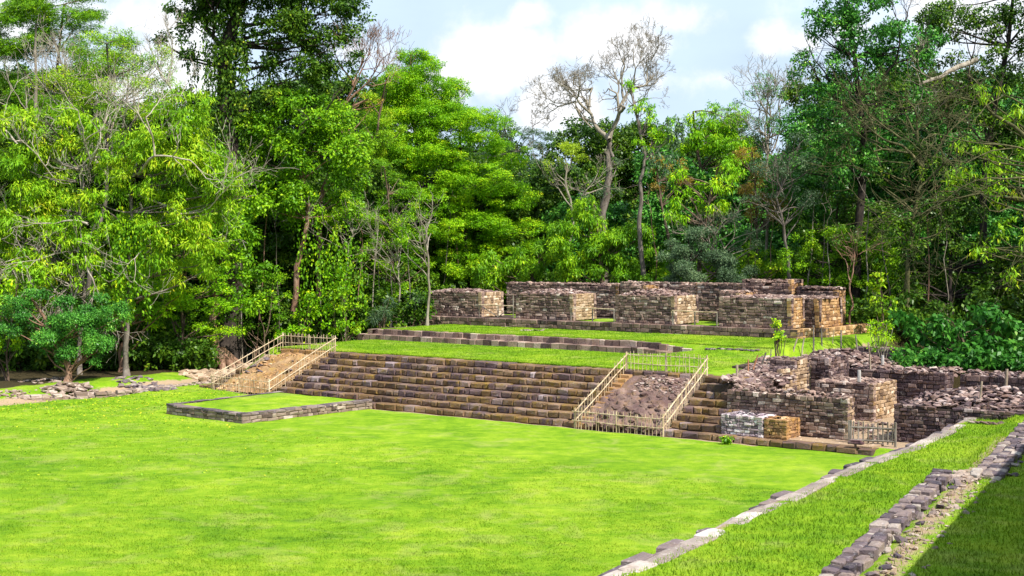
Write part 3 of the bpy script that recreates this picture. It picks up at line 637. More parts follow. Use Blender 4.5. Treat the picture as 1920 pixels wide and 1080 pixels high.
def wallrun(name, u0, u1, v0, v1, z1, seed, mats=('wall', 'mortar', 'ochre'), amp=.3, b=.0, tr=(.05, .85), heap=.12, lo=0, z0=BZ):  # third material paints the sunlit tone on the sun-facing end
    mb = MB(); P_ = [(u0, v0), (u1, v0), (u1, v1), (u0, v1)]
    face(mb, P_[0], P_[1], z0, z1, .2, .34, .3, b, rag(z1 - amp * .3, amp, seed, lo), tr); face(mb, P_[1], P_[2], z0, z1, .2, .34, .3, b, rag(z1 - amp * .3, amp * .3, seed + 1, lo), tr, mi=2)
    face(mb, P_[2], P_[3], z0, z1, .2, .4, .3, b, None, tr); face(mb, P_[3], P_[0], z0, z1, .2, .34, .3, b, None, tr)
    prism(mb, inset(P_, .1 + b), z0 - .1, z1 - amp * .75 - .1, .4, 1)
    for i in range(int((u1 - u0) * (v1 - v0) * 22)):
        a = rnd(0, 1); rock(mb, W(u0 + (u1 - u0) * a, rnd(v0 + .1, v1 - .1), z1 - amp * .6 + rnd(0, heap + amp * .2)), rnd(.07, .18), .5, rnd(.2, 1), slab=True)
    return build(name, mb, [M[k] for k in mats], root)
wallrun('wing_wall', 9.2, 15.3, 26.45, 30.3, 5.95, 5, b=.07, amp=.1, mats=('wall', 'mortar', 'ochre'))
wallrun('rear_wall', -14.5, -3.5, 31.2, 32.6, 6.55, 6, amp=.25)
wallrun('rear_wall', -3.4, 3.6, 31.2, 32.6, 6.75, 7, amp=.3)
wallrun('rear_wall', 3.7, 7.4, 30.7, 32.6, 6.75, 8, amp=.35)
wallrun('rear_wall', 7.5, 11.4, 30.5, 32.4, 7.1, 9, amp=.45, lo=-.25)
wallrun('rear_wall', 11.5, 14.6, 31.0, 32.4, 6.6, 10, amp=.3, lo=-.3)
wallrun('cross_wall', -1.2, .2, 29.2, 31.15, 6.55, 11, amp=.15)
wallrun('cross_wall', 7.2, 8.8, 27.6, 30.4, 6.3, 12, amp=.3)
wallrun('inner_bench', -12, -8.2, 30.2, 31.1, 4.7, 13, amp=.1)
wallrun('inner_bench', -3.2, .5, 30.2, 31.1, 4.75, 14, amp=.1)
wallrun('inner_bench', 5.6, 7.1, 30.0, 30.6, 4.75, 15, amp=.1)

# ------------------------------------------------------------------ poles and fences
def tube(mb, pts, rads, sides=6, tint=.5, mi=0, cap=True):
    pts = np.array(pts, float); n = len(pts); ring = []
    for i in range(n):
        t = pts[min(i + 1, n - 1)] - pts[max(i - 1, 0)]; t = t / (np.linalg.norm(t) + 1e-9)
        a = np.array((0, 0, 1.)) if abs(t[2]) < .9 else np.array((1., 0, 0)); x = np.cross(t, a); x /= np.linalg.norm(x); y = np.cross(t, x)
        an = np.arange(sides) * 2 * math.pi / sides
        ring.append(pts[i] + rads[i] * (np.cos(an)[:, None] * x + np.sin(an)[:, None] * y))
    v = np.vstack(ring); f = []
    for i in range(n - 1):
        for k in range(sides):
            a, b = i * sides + k, i * sides + (k + 1) % sides; f.append((a, a + sides, b + sides, b))
    if cap: f.append(tuple(range((n - 1) * sides, n * sides))); f.append(tuple(range(sides - 1, -1, -1)))
    mb.add(v, f, tint, mi)
def pole(parent, name, a, b, r, mat, wob=.02, label=None):
    mb = MB(); a, b = np.array(a, float), np.array(b, float); n = 5
    pts = [a + (b - a) * i / (n - 1) + (RNG.uniform(-wob, wob, 3) if 0 < i < n - 1 else 0) for i in range(n)]
    tube(mb, pts, [r * (1 - .12 * i / n) * rnd(.93, 1.07) for i in range(n)], 6)
    o = build(name, mb, mat, parent, smooth=False)
    if label: o['label'] = label
    return o
def cane_fence(name, label, runs, loc):
    root = thing(name, label, 'fence', loc)
    for (a, b, n, hgt, strong) in runs:
        a, b = np.array(a, float), np.array(b, float); d = b - a
        pa, pb = W(*a), W(*b); up = np.array((0, 0, 1.))
        for hh, rr in ((hgt * .86, .036 if strong else .026), (hgt * .40, .032 if strong else .024)):
            ext = (pb - pa) * .015; pole(root, 'rail', pa + up * hh - ext, pb + up * hh + ext, rr, M['cane'], .03)
        for i in range(n):
            t = (i + rnd(.25, .75)) / n; p = pa + (pb - pa) * t + RNG.uniform(-.015, .015, 3)
            q = p + up * (hgt + rnd(-.06, .12)) + np.array((rnd(-.06, .06), rnd(-.04, .04), 0)); pole(root, 'picket', p - up * .05, q, rnd(.014, .019), M['cane'], .012)
        for t in ((0, 1) if strong else (.5,)):
            p = pa + (pb - pa) * t; pole(root, 'post', p - up * .15, p + up * (hgt + .03), .042, M['cane'], .01)
    return root
z_ = .02
cane_fence('cane_fence', 'cane fence around the dark worn ramp in the middle right of the stairway', [
    ((13.75, -.2, z_), (19.0, -.25, z_), 25, 1.0, False), ((13.8, -.15, .0), (14.0, 4.5, 2.62), 19, 1.02, True),
    ((19.05, -.2, .05), (18.95, 4.4, 2.62), 30, 1.05, True), ((14.0, 4.5, 2.68), (18.95, 4.45, 2.66), 22, .98, False)], W(16.4, -.2, 0))
cane_fence('cane_fence', 'cane fence around the orange clay ramp at the far left of the stairway', [
    ((-14.7, .15, .22), (-9.15, -.1, .18), 25, 1.0, False), ((-14.75, .2, .2), (-13.15, 4.9, 2.66), 17, 1.02, True),
    ((-9.1, -.05, .15), (-8.0, 4.6, 2.62), 24, 1.05, True), ((-13.15, 4.9, 2.66), (-8.0, 4.7, 2.68), 24, .98, False)], W(-12, 0, .2))
# barriers in the doorways
def barrier(label, ul, ur, v, braces, mid, zb=BZ):
    root = thing('wooden_barrier', label, 'barrier', W((ul + ur) / 2, v, zb), 'wooden barriers across the doorways')
    for u in (ul, ur): pole(root, 'post', W(u, v, zb - .05), W(u, v, zb + (1.0 if not braces or u == ul else 1.75)), .045, M['greywood'], .01)
    um = ul + (ur - ul) * mid; pole(root, 'post', W(um, v + .03, zb), W(um, v + .03, zb + .95), .055, M['greywood'], .01)
    pole(root, 'rail', W(ul, v - .05, zb + .98), W(ur, v - .05, zb + .95), .04, M['cane'], .02)
    if braces:
        pole(root, 'brace', W(ul + .1, v, zb + .9), W(um + .1, v, zb + .05), .035, M['greywood'], .01); pole(root, 'brace', W(ur - .1, v, zb + .9), W(um, v, zb + .05), .035, M['greywood'], .01)
barrier('wooden barrier with crossed braces across the leftmost doorway of the building', -12.05, -8.75, 24.5, True, .55)
barrier('plain wooden barrier across the middle doorway of the building', -3.3, .45, 24.35, False, .5)
barrier('plain wooden barrier across the rightmost doorway of the building', 5.4, 8.85, 24.2, False, .5)

# ------------------------------------------------------------------ sunken ruins on the right
def ruin_wall(name, label, poly, z0, z1, mats, tops=None, mi_face=None, bh=.17, bl=.28, heap=.2, nrock=24, cat='stone wall', tr=(.05, .95), faces=None, b=0.):
    mb = MB(); masonry_box(mb, poly, z0, z1, bh, bl, b, tops, tr, .26, faces, mi_face, core_top=.1)
    P_ = np.array(poly); c = P_.mean(0); e1 = P_[1] - P_[0]; e2 = P_[-1] - P_[0]; area = abs(e1[0] * e2[1] - e1[1] * e2[0])
    for i in range(int(area * nrock)):
        a, d = rnd(.02, .98), rnd(.04, .96); q = P_[0] + e1 * a + e2 * d; rock(mb, W(q[0], q[1], z1 - .05 + rnd(0, heap) * math.sin(d * 3.14)), rnd(.06, .2), .5, rnd(.1, 1), slab=random.random() < .6)
    o = build(name, mb, [M[m] for m in mats]); tag(o, label, cat); return o
# floor kerb strip of pale earth behind the bottom step
mb = MB(); prism(mb, [(24.0, .5), (29.4, .5), (29.4, 1.9), (24.0, 1.9)], -.1, .33, .5, 0)
for i in range(60): rock(mb, W(rnd(24.2, 29.3), rnd(.6, 1.7), .33), rnd(.03, .09), .4, rnd(.3, 1))
struct(build('earth_path', mb, [M['earth']]), 'strip of bare tan earth behind the bottom step', 'path')
root = ruin_wall('ruined_wall', 'tall rough block wall with a rubble top, the nearest of the sunken ruins', [(21.4, 1.95), (27.75, 1.75), (27.8, 2.4), (21.4, 2.9)], .2, 2.27, ('wall', 'mortar', 'tan'), mi_face={1: 2}, tops={0: rag(2.27, .12, 4)}, heap=.25)
ruin_wall('ruined_wall', 'low whitewashed block of wall abutting the stairway', [(21.9, .42), (24.1, .42), (24.1, 1.85), (21.9, 1.85)], .2, 1.28, ('white', 'mortar'), bh=.13, bl=.22, heap=.05, nrock=10)
ruin_wall('ruined_wall', 'low brown block of wall joined to the right of the whitewashed one', [(24.13, .45), (25.3, .45), (25.35, 1.8), (24.13, 1.8)], .2, 1.22, ('ochre', 'mortar', 'ochre'), bh=.15, bl=.26, heap=.05, nrock=10, tr=(0, .5))
ruin_wall('ruined_wall', 'square orange brown wall block standing in the middle of the sunken court', [(22.3, 10.2), (25.6, 10.2), (25.6, 13.4), (22.3, 13.4)], .2, 2.15, ('wall', 'mortar', 'tan'), mi_face={1: 2}, bh=.2, bl=.32, heap=.12)  # right side carries the painted sunlit tone, front the plain wall stone
ruin_wall('ruined_wall', 'dark wall with jumbled stones on top beside the right edging', [(29.25, 3.5), (37, 3.5), (37, 8.5), (29.4, 9.5)], .1, 1.98, ('dark', 'mortar', 'dark'), tops={0: rag(1.95, .25, 7)}, heap=.5, nrock=14, tr=(.1, .8))
ruin_wall('ruined_wall', 'long dark cornice wall at the back of the sunken court', [(20.6, 15.2), (27.6, 15.2), (27.6, 16.6), (20.6, 16.6)], .2, 2.45, ('dark', 'mortar', 'rubble'), tr=(0, .6), bh=.24, bl=.4, heap=.2)
ruin_wall('ruined_wall', 'dark squared wall stretch at the right back of the court', [(28.6, 14.6), (34.6, 14.6), (34.6, 16.6), (28.6, 16.6)], .2, 2.5, ('dark', 'mortar', 'rubble'), tr=(0, .55), bh=.24, bl=.4, heap=.25)
ruin_wall('ruined_wall', 'narrow stepped dark pier rising at the corner of the court', [(21.05, 12.4), (22.15, 12.4), (22.15, 15.1), (21.05, 15.1)], .2, 3.2, ('dark', 'mortar', 'dark'), bh=.2, bl=.3, heap=.1)
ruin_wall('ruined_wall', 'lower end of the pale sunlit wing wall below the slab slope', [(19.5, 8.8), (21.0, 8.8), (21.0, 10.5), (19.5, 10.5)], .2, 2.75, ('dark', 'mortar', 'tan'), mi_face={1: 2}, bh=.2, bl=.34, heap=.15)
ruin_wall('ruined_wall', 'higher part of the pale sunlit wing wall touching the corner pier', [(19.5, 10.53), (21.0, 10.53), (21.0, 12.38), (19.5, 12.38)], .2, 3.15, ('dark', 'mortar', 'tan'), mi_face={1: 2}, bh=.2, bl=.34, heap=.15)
ruin_wall('ruined_wall', 'broken reddish wall end at the right border beyond the pale post', [(34.0, 10.5), (42, 10.5), (42, 13.5), (34.0, 13.5)], .2, 2.6, ('dark', 'mortar', 'rubble'), heap=.5, tr=(.1, .8))
# rubble slopes
def heapobj(label, fn, n, s0, s1, mats='rubble', name='rubble_heap', slab=.75, t=(.05, 1)):
    mb = MB()
    for i in range(n):
        u, v, z = fn(); rock(mb, W(u, v, z), rnd(s0, s1), .42, rnd(*t), slab=random.random() < slab)
    o = build(name, mb, [M[mats]]); return tag(o, label, 'rubble')
def ue_(v): return float(np.clip(21.9 - .29 * v, 17.2, 21.4))
def f_():
    v = 2.6 + 10.5 * random.random() ** .9; t = random.random(); w = 1.5 + (.9 if v > 7.5 else 0.2); u = ue_(v) - .35 + t * w; z = 2.68 + .3 * ss(6, 13, v) - t * t * .55; return u, v, z + rnd(-.1, .07)
heapobj('slope of broken slabs spilling from the terrace corner beside the row of stakes', f_, 1000, .08, .24)
def f_():
    v = rnd(2.7, 8.6); t = random.random(); u = ue_(v) + 1.2 + 4.2 * t; return u, v, 2.05 - .75 * t ** 1.5 - .08 * (v - 2.7) + rnd(-.12, .1)
heapobj('rubble fill between the nearest block wall and the square block', f_, 700, .08, .22)
mbm = MB()
for (v0, v1) in ((2.9, 5), (5, 7), (7, 8.8)): prism(mbm, [(ue_(v0) - .5, v0), (ue_(v0) + 1.1, v0), (ue_(v1) + 1.1, v1), (ue_(v1) - .5, v1)], -.05, 2.4, .4, 0, top_in=.08)
prism(mbm, [(19.6, 2.95), (22, 2.95), (21, 9), (18.6, 9)], -.05, 2.35, .4, 0, top_in=.06); prism(mbm, [(20.5, 2.9), (24.6, 2.9), (24.2, 8.6), (20.5, 8.6)], -.05, 1.65, .4, 0, top_in=.12); prism(mbm, [(17.9, 8.8), (19.9, 8.8), (19.9, 12.6), (17.6, 12.6)], -.05, 2.8, .4, 0, top_in=.1)
tag(build('earth_core', mbm, [M['mortar']]), 'earthen core under the slab slope at the terrace corner', 'earth bank')
def f_():
    u = rnd(18.2, 27.5); v = 15.6 + rnd(0, 3.6); z = 2.35 + .85 * math.exp(-((u - 20.4) / 2.4) ** 2) * math.exp(-((v - 18) / 2.2) ** 2) + rnd(-.1, .15); return u, v, z
heapobj('mound of broken slabs and stones behind the corner pier', f_, 900, .09, .24)
def f_():
    u = rnd(29.5, 36.5); v = rnd(3.8, 12.5); z = 1.9 + .55 * math.sin((u - 29) * .45) * math.sin((v - 3.2) * .33) + rnd(-.15, .12); return u, v, max(z, .4)
heapobj('jumbled dark boulders piled above the dark wall at the right of the court', f_, 620, .1, .27, 'dark', t=(.1, 1))
def f_():
    u = rnd(21.5, 29.4); v = rnd(2.9, 9.8); return u, v, .28 + rnd(0, .1)
_o = heapobj('small loose stones strewn over the floor of the sunken court', f_, 300, .05, .16); _o['kind'] = 'stuff'
def f_():
    u = rnd(33, 44); v = rnd(9.5, 14.5); return u, v, 2.6 + rnd(-.2, .5)
heapobj('reddish rubble pile at the right border behind the pale post', f_, 420, .12, .34)
# steps beyond the mound
root = thing('stairway', 'ruined dark stone steps behind the rubble mound near the leafy sapling', 'stairway', W(21.5, 20, 2.2))
for i in range(4): steprow(root, 18.6 + i * .3, 23.5 - i * .3, 19.6 + i * .9, 2.1 + i * .26, h=.3, bl=.6, mat='dark')

# wooden gate in the sunken opening
ga, gb = G(1592, 833, .25)[:2], G(1679, 838, .25)[:2]; root = thing('wooden_gate', 'weathered wooden picket gate closing the sunken doorway between two walls', 'gate', W(*(ga + gb) / 2, .25))
for t in (0, .04, 1): p = ga + (gb - ga) * t; pole(root, 'post', W(*p, .15), W(*p, 1.35), .06, M['greywood'], .01)
for h in (.25, .88): pole(root, 'rail', W(*ga, .25 + h * .9), W(*gb, .25 + h * .9), .055, M['greywood'], .01)
for i in range(9): t = .1 + .84 * i / 8; p = ga + (gb - ga) * t; pole(root, 'picket', W(*p, .33), W(*p, 1.28 + rnd(-.06, .08)), .036, M['greywood'], .012)
# little sign
q = G(1604, 848, .1)[:2]; root = thing('sign_post', 'small dark wooden notice board on a post at the corner of the lawn', 'sign', W(*q, 0))
pole(root, 'post', W(*q, -.05), W(*q, .5), .06, M['signwood'], .005)
mb = MB(); block(mb, np.array((q[0] - .33, q[1] - .09, .46)), (1, 0), (0, -1), .66, .3, .10, .5); o = build('board', mb, M['signwood'], root)
mb = MB(); block(mb, np.array((q[0] - .25, q[1] - .04, .57)), (1, 0), (0, -1), .5, .16, .07, .5); o = build('cap', mb, M['signwood'], root)

# stakes along the terrace edge: px, py base, py top, px top, z ground
ST = [(1382, 722, 684, 1382, 2.35, 'stake', .07, 'thick upright wooden stake at the front end of the stake row'),
      (1403, 704, 674, 1403, 2.5, 'rust', .045, 'thin reddish stake, second from the front of the row'),
      (1409, 702, 666, 1421, 2.5, 'rust', .045, 'reddish stake leaning right among the front stakes'),
      (1426, 694, 661, 1436, 2.6, 'greywood', .05, 'dark leaning stake behind the reddish ones'),
      (1430, 692, 664, 1447, 2.6, 'stake', .03, 'thin pale stick leaning far to the right'),
      (1444, 680, 655, 1446, 2.7, 'greywood', .03, 'thin upright stick beside the leaning pale one'),
      (1485, 666, 634, 1495, 2.8, 'stake', .05, 'grey stake leaning right just past the sapling'),
      (1503, 662, 632, 1508, 2.9, 'stake', .045, 'light stake leaning slightly, right of the grey leaning one'),
      (1525, 659, 610, 1525, 2.9, 'greywood', .055, 'tallest upright stake at the middle of the row'),
      (1541, 653, 614, 1540, 3.0, 'greywood', .05, 'tall stake bent at its top, right of the tallest one'),
      (1560, 650, 618, 1564, 3.0, 'stake', .025, 'very thin pale stake before the orange wall'),
      (1577, 652, 619, 1577, 3.0, 'greywood', .055, 'dark upright stake before the orange plinth'),
      (1610, 668, 628, 1604, 2.9, 'greywood', .045, 'dark stake leaning left at the far end of the row'),
      (1632, 684, 642, 1628, 2.7, 'stake', .05, 'stake beside the leafy bush sapling'),
      (1836, 772, 715, 1841, 1.7, 'stake', .05, 'thin pole leaning against the rubble beside the right edging'),
      (1822, 768, 758, 1824, 1.7, 'greywood', .03, 'short stub of stake beside the right edging')]
for (bx, by, ty, tx, z, m, r, lab) in ST[:-1]:
    b = G(bx, by, z); Y = W(*b)[1]; pa = W(*b); pb = A(tx, ty, Y)
    mb = MB(); tube(mb, [pa - (0, 0, .25), pa * .6 + pb * .4 + RNG.uniform(-.02, .02, 3), pb], [r * 1.05, r, r * .9], 7)
    tag(build('wooden_stake', mb, M[m], smooth=False), lab, 'stake', 'stakes and poles set in the ground around the ruins')
b = G(1885, 746, 1.65); mb = MB(); pa = W(*b); pb = A(1888, 692, pa[1]); tube(mb, [pa - (0, 0, .2), pb], [.075, .07], 7)
tag(build('fence_post', mb, M['stake']), 'stout pale post standing at the upper end of the right edging', 'post')
pa = W(*G(1655, 690, 2.45)); pb = A(1655, 666, pa[1]); mb = MB(); tube(mb, [pa - (0, 0, .3), pb], [.09, .085], 8)
tag(build('short_post', mb, M['whitepaint']), 'short whitish post under the leafy bush sapling', 'post')
pa = W(*G(1611, 712, 2.45)); pb = A(1611, 694, pa[1]); mb = MB(); tube(mb, [pa - (0, 0, .1), pb], [.1, .09], 8)
tag(build('short_post', mb, M['whitepaint']), 'short grey post standing against the dark cornice wall', 'post')

# ------------------------------------------------------------------ rubble line on the west side of the plaza
RWp = [G(-60, 758, .15)[:2], G(0, 752, .15)[:2], G(115, 745, .15)[:2], G(235, 738, .15)[:2], G(320, 729, .15)[:2], G(415, 717, .25)[:2]]
mb = MB(); tot2 = poly_at(RWp, 0)[2]; s = 0
while s < tot2 - .2:
    l = rnd(.3, .75); p, e, _ = poly_at(RWp, s); n = np.array((e[1], -e[0])) 
    for r in range(2):
        if random.random() < (.95 if r == 0 else .6): block(mb, np.array((*(p + n * rnd(-.08, .08)), -.05 + r * .2)), e, n, l - .02, rnd(.4, .6), .2 + rnd(-.03, .04), rnd(.3, 1), ch=.04, j=.04)
    s += l
for i in range(330):
    s = rnd(0, tot2); p, e, _ = poly_at(RWp, s); n = np.array((e[1], -e[0])); q = p - n * abs(random.gauss(.25, .5)); rock(mb, W(*q, HZ(*q) + rnd(0, .08)), rnd(.06, .19), .5, rnd(.3, 1), slab=random.random() < .5)
tag(build('rubble_wall', mb, [M['plat']]), 'low tumbled line of pale stones along the left side of the plaza', 'stone wall')
def hp(px, py, z, ru, rv, h, n, s0, s1, lab, mat='plat'):
    c = G(px, py, z)
    def f():
        a, r = rnd(0, 6.28), random.random() ** .6; u, v = c[0] + ru * r * math.cos(a), c[1] + rv * r * math.sin(a); return u, v, HZ(u, v) + h * (1 - r) * rnd(.4, 1)
    heapobj(lab, f, n, s0, s1, mat, t=(.25, 1))
hp(128, 728, .5, 1.3, 1.6, .45, 150, .1, .3, 'heap of pale boulders at the left side of the plaza below the blue green tree')
hp(85, 715, .6, 1.6, 1.6, .2, 60, .08, .22, 'smaller scatter of pale rocks on the grassy bank at the far left')
hp(405, 690, 1.0, 3.0, 1.9, .55, 330, .15, .5, 'rocky bank of tan boulders left of the clay ramp', 'earth')
hp(270, 722, .4, 2.6, 1.5, .15, 110, .1, .3, 'flat dark stones in the grass behind the left stone line', 'edge')

# ------------------------------------------------------------------ trees
def unit(a): return a / (np.linalg.norm(a, axis=-1, keepdims=True) + 1e-9)
LS = .78
def leaf_quads(P, D, ln, wd, rng, upb=.6, NB=None):
    if isinstance(D, tuple): D, NB = D
    n = len(P); D = unit(D); ln, wd = ln * LS, wd * LS; nrm = unit(rng.normal(size=(n, 3)) * .55 + np.array((0, 0, upb)) + (NB if NB is not None else 0)); side = unit(np.cross(D, nrm))
    l = (ln * rng.uniform(.7, 1.25, n))[:, None]; w = (wd * rng.uniform(.75, 1.2, n))[:, None]; mid = P + D * l * .45
    tip = P + D * l; tip[:, 2] -= l[:, 0] * .12
    v = np.empty((n, 4, 3)); v[:, 0] = P; v[:, 1] = mid + side * w * .5; v[:, 2] = tip; v[:, 3] = mid - side * w * .5
    return v.reshape(-1, 3)
DENS = 1.45
SPEC = {'feather': (.24, .09, 9, .12, .32, 2.1, .6),    # length, width, leaves per spray, droop, spray radius, area multiplier, lobe flatten
 'broad': (.34, .20, 6, .35, .30, 2.6, .75), 'fern': (.26, .085, 9, .08, .32, 2.0, .5), 'lance': (.46, .11, 7, .85, .30, 2.1, .8),
 'fine': (.19, .09, 8, .2, .26, 2.0, .7), 'big': (.55, .34, 5, .6, .35, 2.4, .85), 'palm': (.8, .07, 12, .5, .1, 1.5, .9)}
def crown_pts(blobs, kind, dens, rng, lobek=1.0, hollow=.35):
    ln, wd, k, droop, sr, lai, flat = SPEC[kind]; outP, outD, outT, lobes, outN = [], [], [], [], []; ln, wd = ln * LS, wd * LS
    for (c, r) in blobs:
        R = (r[0] * r[2]) ** .5; nl = int(np.clip(R * R * 2.6 * lobek, 5, 90)); lr0 = float(np.clip(R * .34, .16, 1.3))
        d = unit(rng.normal(size=(nl, 3))); rad = rng.uniform(.35, 1, nl) ** .6
        lc = c + d * r * rad[:, None] * .88
        for j in range(nl):
            lr = lr0 * rng.uniform(.6, 1.3); lobes.append((lc[j], lr)); area = math.pi * lr * lr * lai * dens * DENS / (ln * wd * .55); n = max(4, int(area / k * .55))
            q = unit(rng.normal(size=(n, 3))); q[:, 2] = np.abs(q[:, 2]) * np.where(rng.random(n) < .72, 1, -1)
            cen = lc[j] + q * np.array((lr, lr, lr * flat)) * (rng.uniform(.15, 1, n) ** .5)[:, None]
            ax = q.copy(); ax[:, 2] += .2 - droop
            cc = np.repeat(cen, k, 0); m = len(cc)
            D = np.repeat(ax, k, 0) * .6 + rng.normal(size=(m, 3)) * .75; D[:, 2] -= droop * .9
            if kind == 'fern': D[:, 2] *= .5
            outP.append(cc + rng.normal(size=(m, 3)) * min(sr * .45, R * .2) * np.array((1, 1, flat))); outD.append(D); outN.append(np.repeat(q, k, 0) * 1.1)
            tb = rng.uniform(-.16, .16); outT.append(np.clip(.5 + tb + rng.normal(size=m) * .13, 0, 1))
    return np.concatenate(outP), (np.concatenate(outD), np.concatenate(outN)), np.concatenate(outT), lobes
def curve(a, b, n, wob, rng, sag=0.):
    t = np.linspace(0, 1, n)[:, None]; p = a * (1 - t) + b * t; w = rng.normal(size=(n, 3)) * wob; w[0] = 0; w[-1] = 0; w = (w + np.roll(w, 1, 0)) * .5; w[0] = 0
    p = p + w; p[:, 2] += sag * np.sin(t[:, 0] * math.pi); return p
def branching(mb, p, d, L_, r, depth, rng, spread=.6, up=.12, kids=(2, 3), sides=5, minr=.012, tips=None, shrink=.74):
    n = 4; pts = [p]; q = p.copy(); dd = d.copy()
    for i in range(n):
        dd = unit(dd + rng.normal(size=3) * .16 + np.array((0, 0, up * .4))); q = q + dd * L_ / n; pts.append(q)
    tube(mb, pts, list(np.linspace(r, max(minr, r * .68), n + 1)), sides if depth > 2 else 3, cap=False)
    if tips is not None and depth <= 1: tips.append((q.copy(), dd.copy()))
    if depth == 0: return
    for _ in range(rng.integers(kids[0], kids[1] + 1)):
        nd = unit(dd + rng.normal(size=3) * spread + np.array((0, 0, up))); st = pts[rng.integers(2, n + 1)] if rng.random() < .5 else pts[-1]
        branching(mb, st, nd, L_ * shrink * rng.uniform(.75, 1.2), max(minr, r * .6), depth - 1, rng, spread, up, kids, sides, minr, tips, shrink)
def tree(name, label, Y, base, blobs, kind='broad', col='mid', bark='brown', tr=.3, dens=1., path=None, twigs=0, vines=None, lobek=1., seed=None, cat='tree', limbs=True, depth=.8, group=None, vinecol='mid', gz=None, twigup=.15, tbark=None):
    """base (px,py) foot of the trunk in the photo; blobs (px,py,rx,ry[,dY]) crown masses; path: extra trunk points (px,py)."""
    rng = np.random.default_rng(hash_(label) if seed is None else seed)
    s = Y / FPX; foot = A(base[0], base[1], Y)
    d = foot[:2] - ORG; gzz = HZ(d @ U, d @ V); foot[2] = gzz - .2
    B = [(A(b[0], b[1], Y + (b[4] if len(b) > 4 else 0)), np.array((b[2] * s, b[2] * s * depth, b[3] * s))) for b in blobs]
    root = thing(name, label, cat, foot, group)
    mb = MB(); pts = [foot] + [A(a, b, Y) for a, b in (path or [])]
    if B:
        top = max(B, key=lambda b: b[0][2]); allc = np.mean([b[0] for b in B], 0)
        if not path: pts.append((foot * .35 + allc * .65) * np.array((1, 1, 0)) + np.array((0, 0, foot[2] + (allc[2] - foot[2]) * .55))); 
        pts.append(top[0] + np.array((0, 0, top[1][2] * .2)))
    fine = []
    for a, b in zip(pts[:-1], pts[1:]): fine += list(curve(a, b, 5, .12 + .012 * np.linalg.norm(b - a), rng))[:-1]
    fine.append(pts[-1]); nf = len(fine); tr *= .78; rr = [max(.03, tr * (1 - .78 * (i / nf) ** 1.1)) for i in range(nf)]; rr[0] = tr * 1.45
    tube(mb, fine, rr, 9)
    if B:
        P, D, T, lobes = crown_pts(B, kind, dens, rng, lobek)
        if limbs:
            idx = rng.permutation(len(lobes))[:36]
            for i in idx:
                c, lr = lobes[i]; zc = c[2] - rng.uniform(.5, 2.5); k = min(range(nf), key=lambda j: abs(fine[j][2] - zc) + .3 * np.linalg.norm(fine[j][:2] - c[:2]))
                a = np.array(fine[k]); d = np.linalg.norm(c - a)
                if d < .5: continue
                r0 = min(rr[k] * .6, .03 + d * .014); tube(mb, curve(a, c, 6, .06 * d ** .7, rng, -.04 * d), np.linspace(r0, .02, 6), 4, cap=False)
        build('trunk', mb, BM[bark], root, smooth=True)
        v = leaf_quads(P, D, SPEC[kind][0], SPEC[kind][1], rng); build_arr('crown', v, 4, T, LM[col], root)
    else: build('trunk', mb, BM[bark], root, smooth=True)
    if twigs or vines:
        if twigs:
            mt = MB()
            for (a, b, c, d, Lp, r, dep) in twigs:      # start px, aim px, length px, radius m, levels
                p = A(a, b, Y + rng.uniform(-1, 1)); q = A(c, d, Y + rng.uniform(-2, 2)); branching(mt, p, unit(q - p), Lp * s, r, dep, rng, up=twigup)
            build('bare_branches', mt, BM[tbark or bark], root, smooth=True)
        if vines:
            VP, VD = [], []
            for (a, b, c, n, w) in vines:                 # px, py top, py bottom, leaves, width px
                t = rng.random(n); ns_ = int(max(3, w / 5)); kk = rng.integers(0, ns_, n); e0 = rng.uniform(0, .3, ns_)[kk]; e1_ = rng.uniform(.45, 1.05, ns_)[kk]; yy = b + (c - b) * (e0 + (e1_ - e0) * t); x = a + w * ((kk + .5 + rng.uniform(-.4, .4, ns_)[kk]) / ns_ - .5) + 2.0 * np.sin(yy * .05 + kk) + rng.normal(size=n) * 1.5
                th = rng.uniform(-1, 1, n) * w * s * .35
                VP.append(np.column_stack(((x - 960) * s, Y - w * s * .25 + th, CH - (yy - HY) * s))); dd = rng.normal(size=(n, 3)) * .5; dd[:, 2] -= 1.1; VD.append(dd)
            VP = np.concatenate(VP); VD = np.concatenate(VD); v = leaf_quads(VP, VD, .30, .2, rng, .2); build_arr('hanging_vines', v, 4, np.clip(.5 + rng.normal(size=len(VP)) * .2, 0, 1), LM[vinecol], root)
    return root
def hash_(s):
    h = 7
    for c in s: h = (h * 131 + ord(c)) % 1000003
    return h
# --- left side
tree('broadleaf_tree', 'tall tree crowned in fine dark leaves in the top left corner', 116, (60, 690), [(40, 60, 80, 75), (120, 20, 90, 60), (10, 200, 60, 100), (190, 110, 70, 60), (110, 250, 90, 90)], 'fern', 'mid', 'brown', .35, .9)
tree('dead_tree', 'bare pale dead trunk standing upright in the top left foliage', 106, (70, 690), [], bark='pale', tr=.34, path=[(72, 500), (66, 260), (68, 45)], twigs=[(72, 300, 110, 200, 50, .08, 3), (70, 260, 20, 150, 60, .08, 4), (70, 340, 30, 260, 60, .07, 4)])
tree('bare_tree', 'large grey leafless crown of fine twigs at the top left before the sky', 101, (175, 690), [(240, 190, 120, 50), (150, 150, 90, 60), (300, 120, 60, 50), (200, 90, 80, 40)], 'fine', 'yellow', 'grey', .3, .5, path=[(170, 500), (200, 330)],
     twigs=[(200, 330, 150, 180, 90, .16, 5), (200, 330, 260, 160, 90, .16, 5), (210, 300, 330, 200, 80, .12, 5), (190, 300, 90, 150, 80, .12, 5), (230, 240, 250, 80, 70, .1, 5), (170, 230, 110, 60, 70, .1, 5), (320, 220, 350, 80, 70, .09, 5)], twigup=.25, tbark='twig')
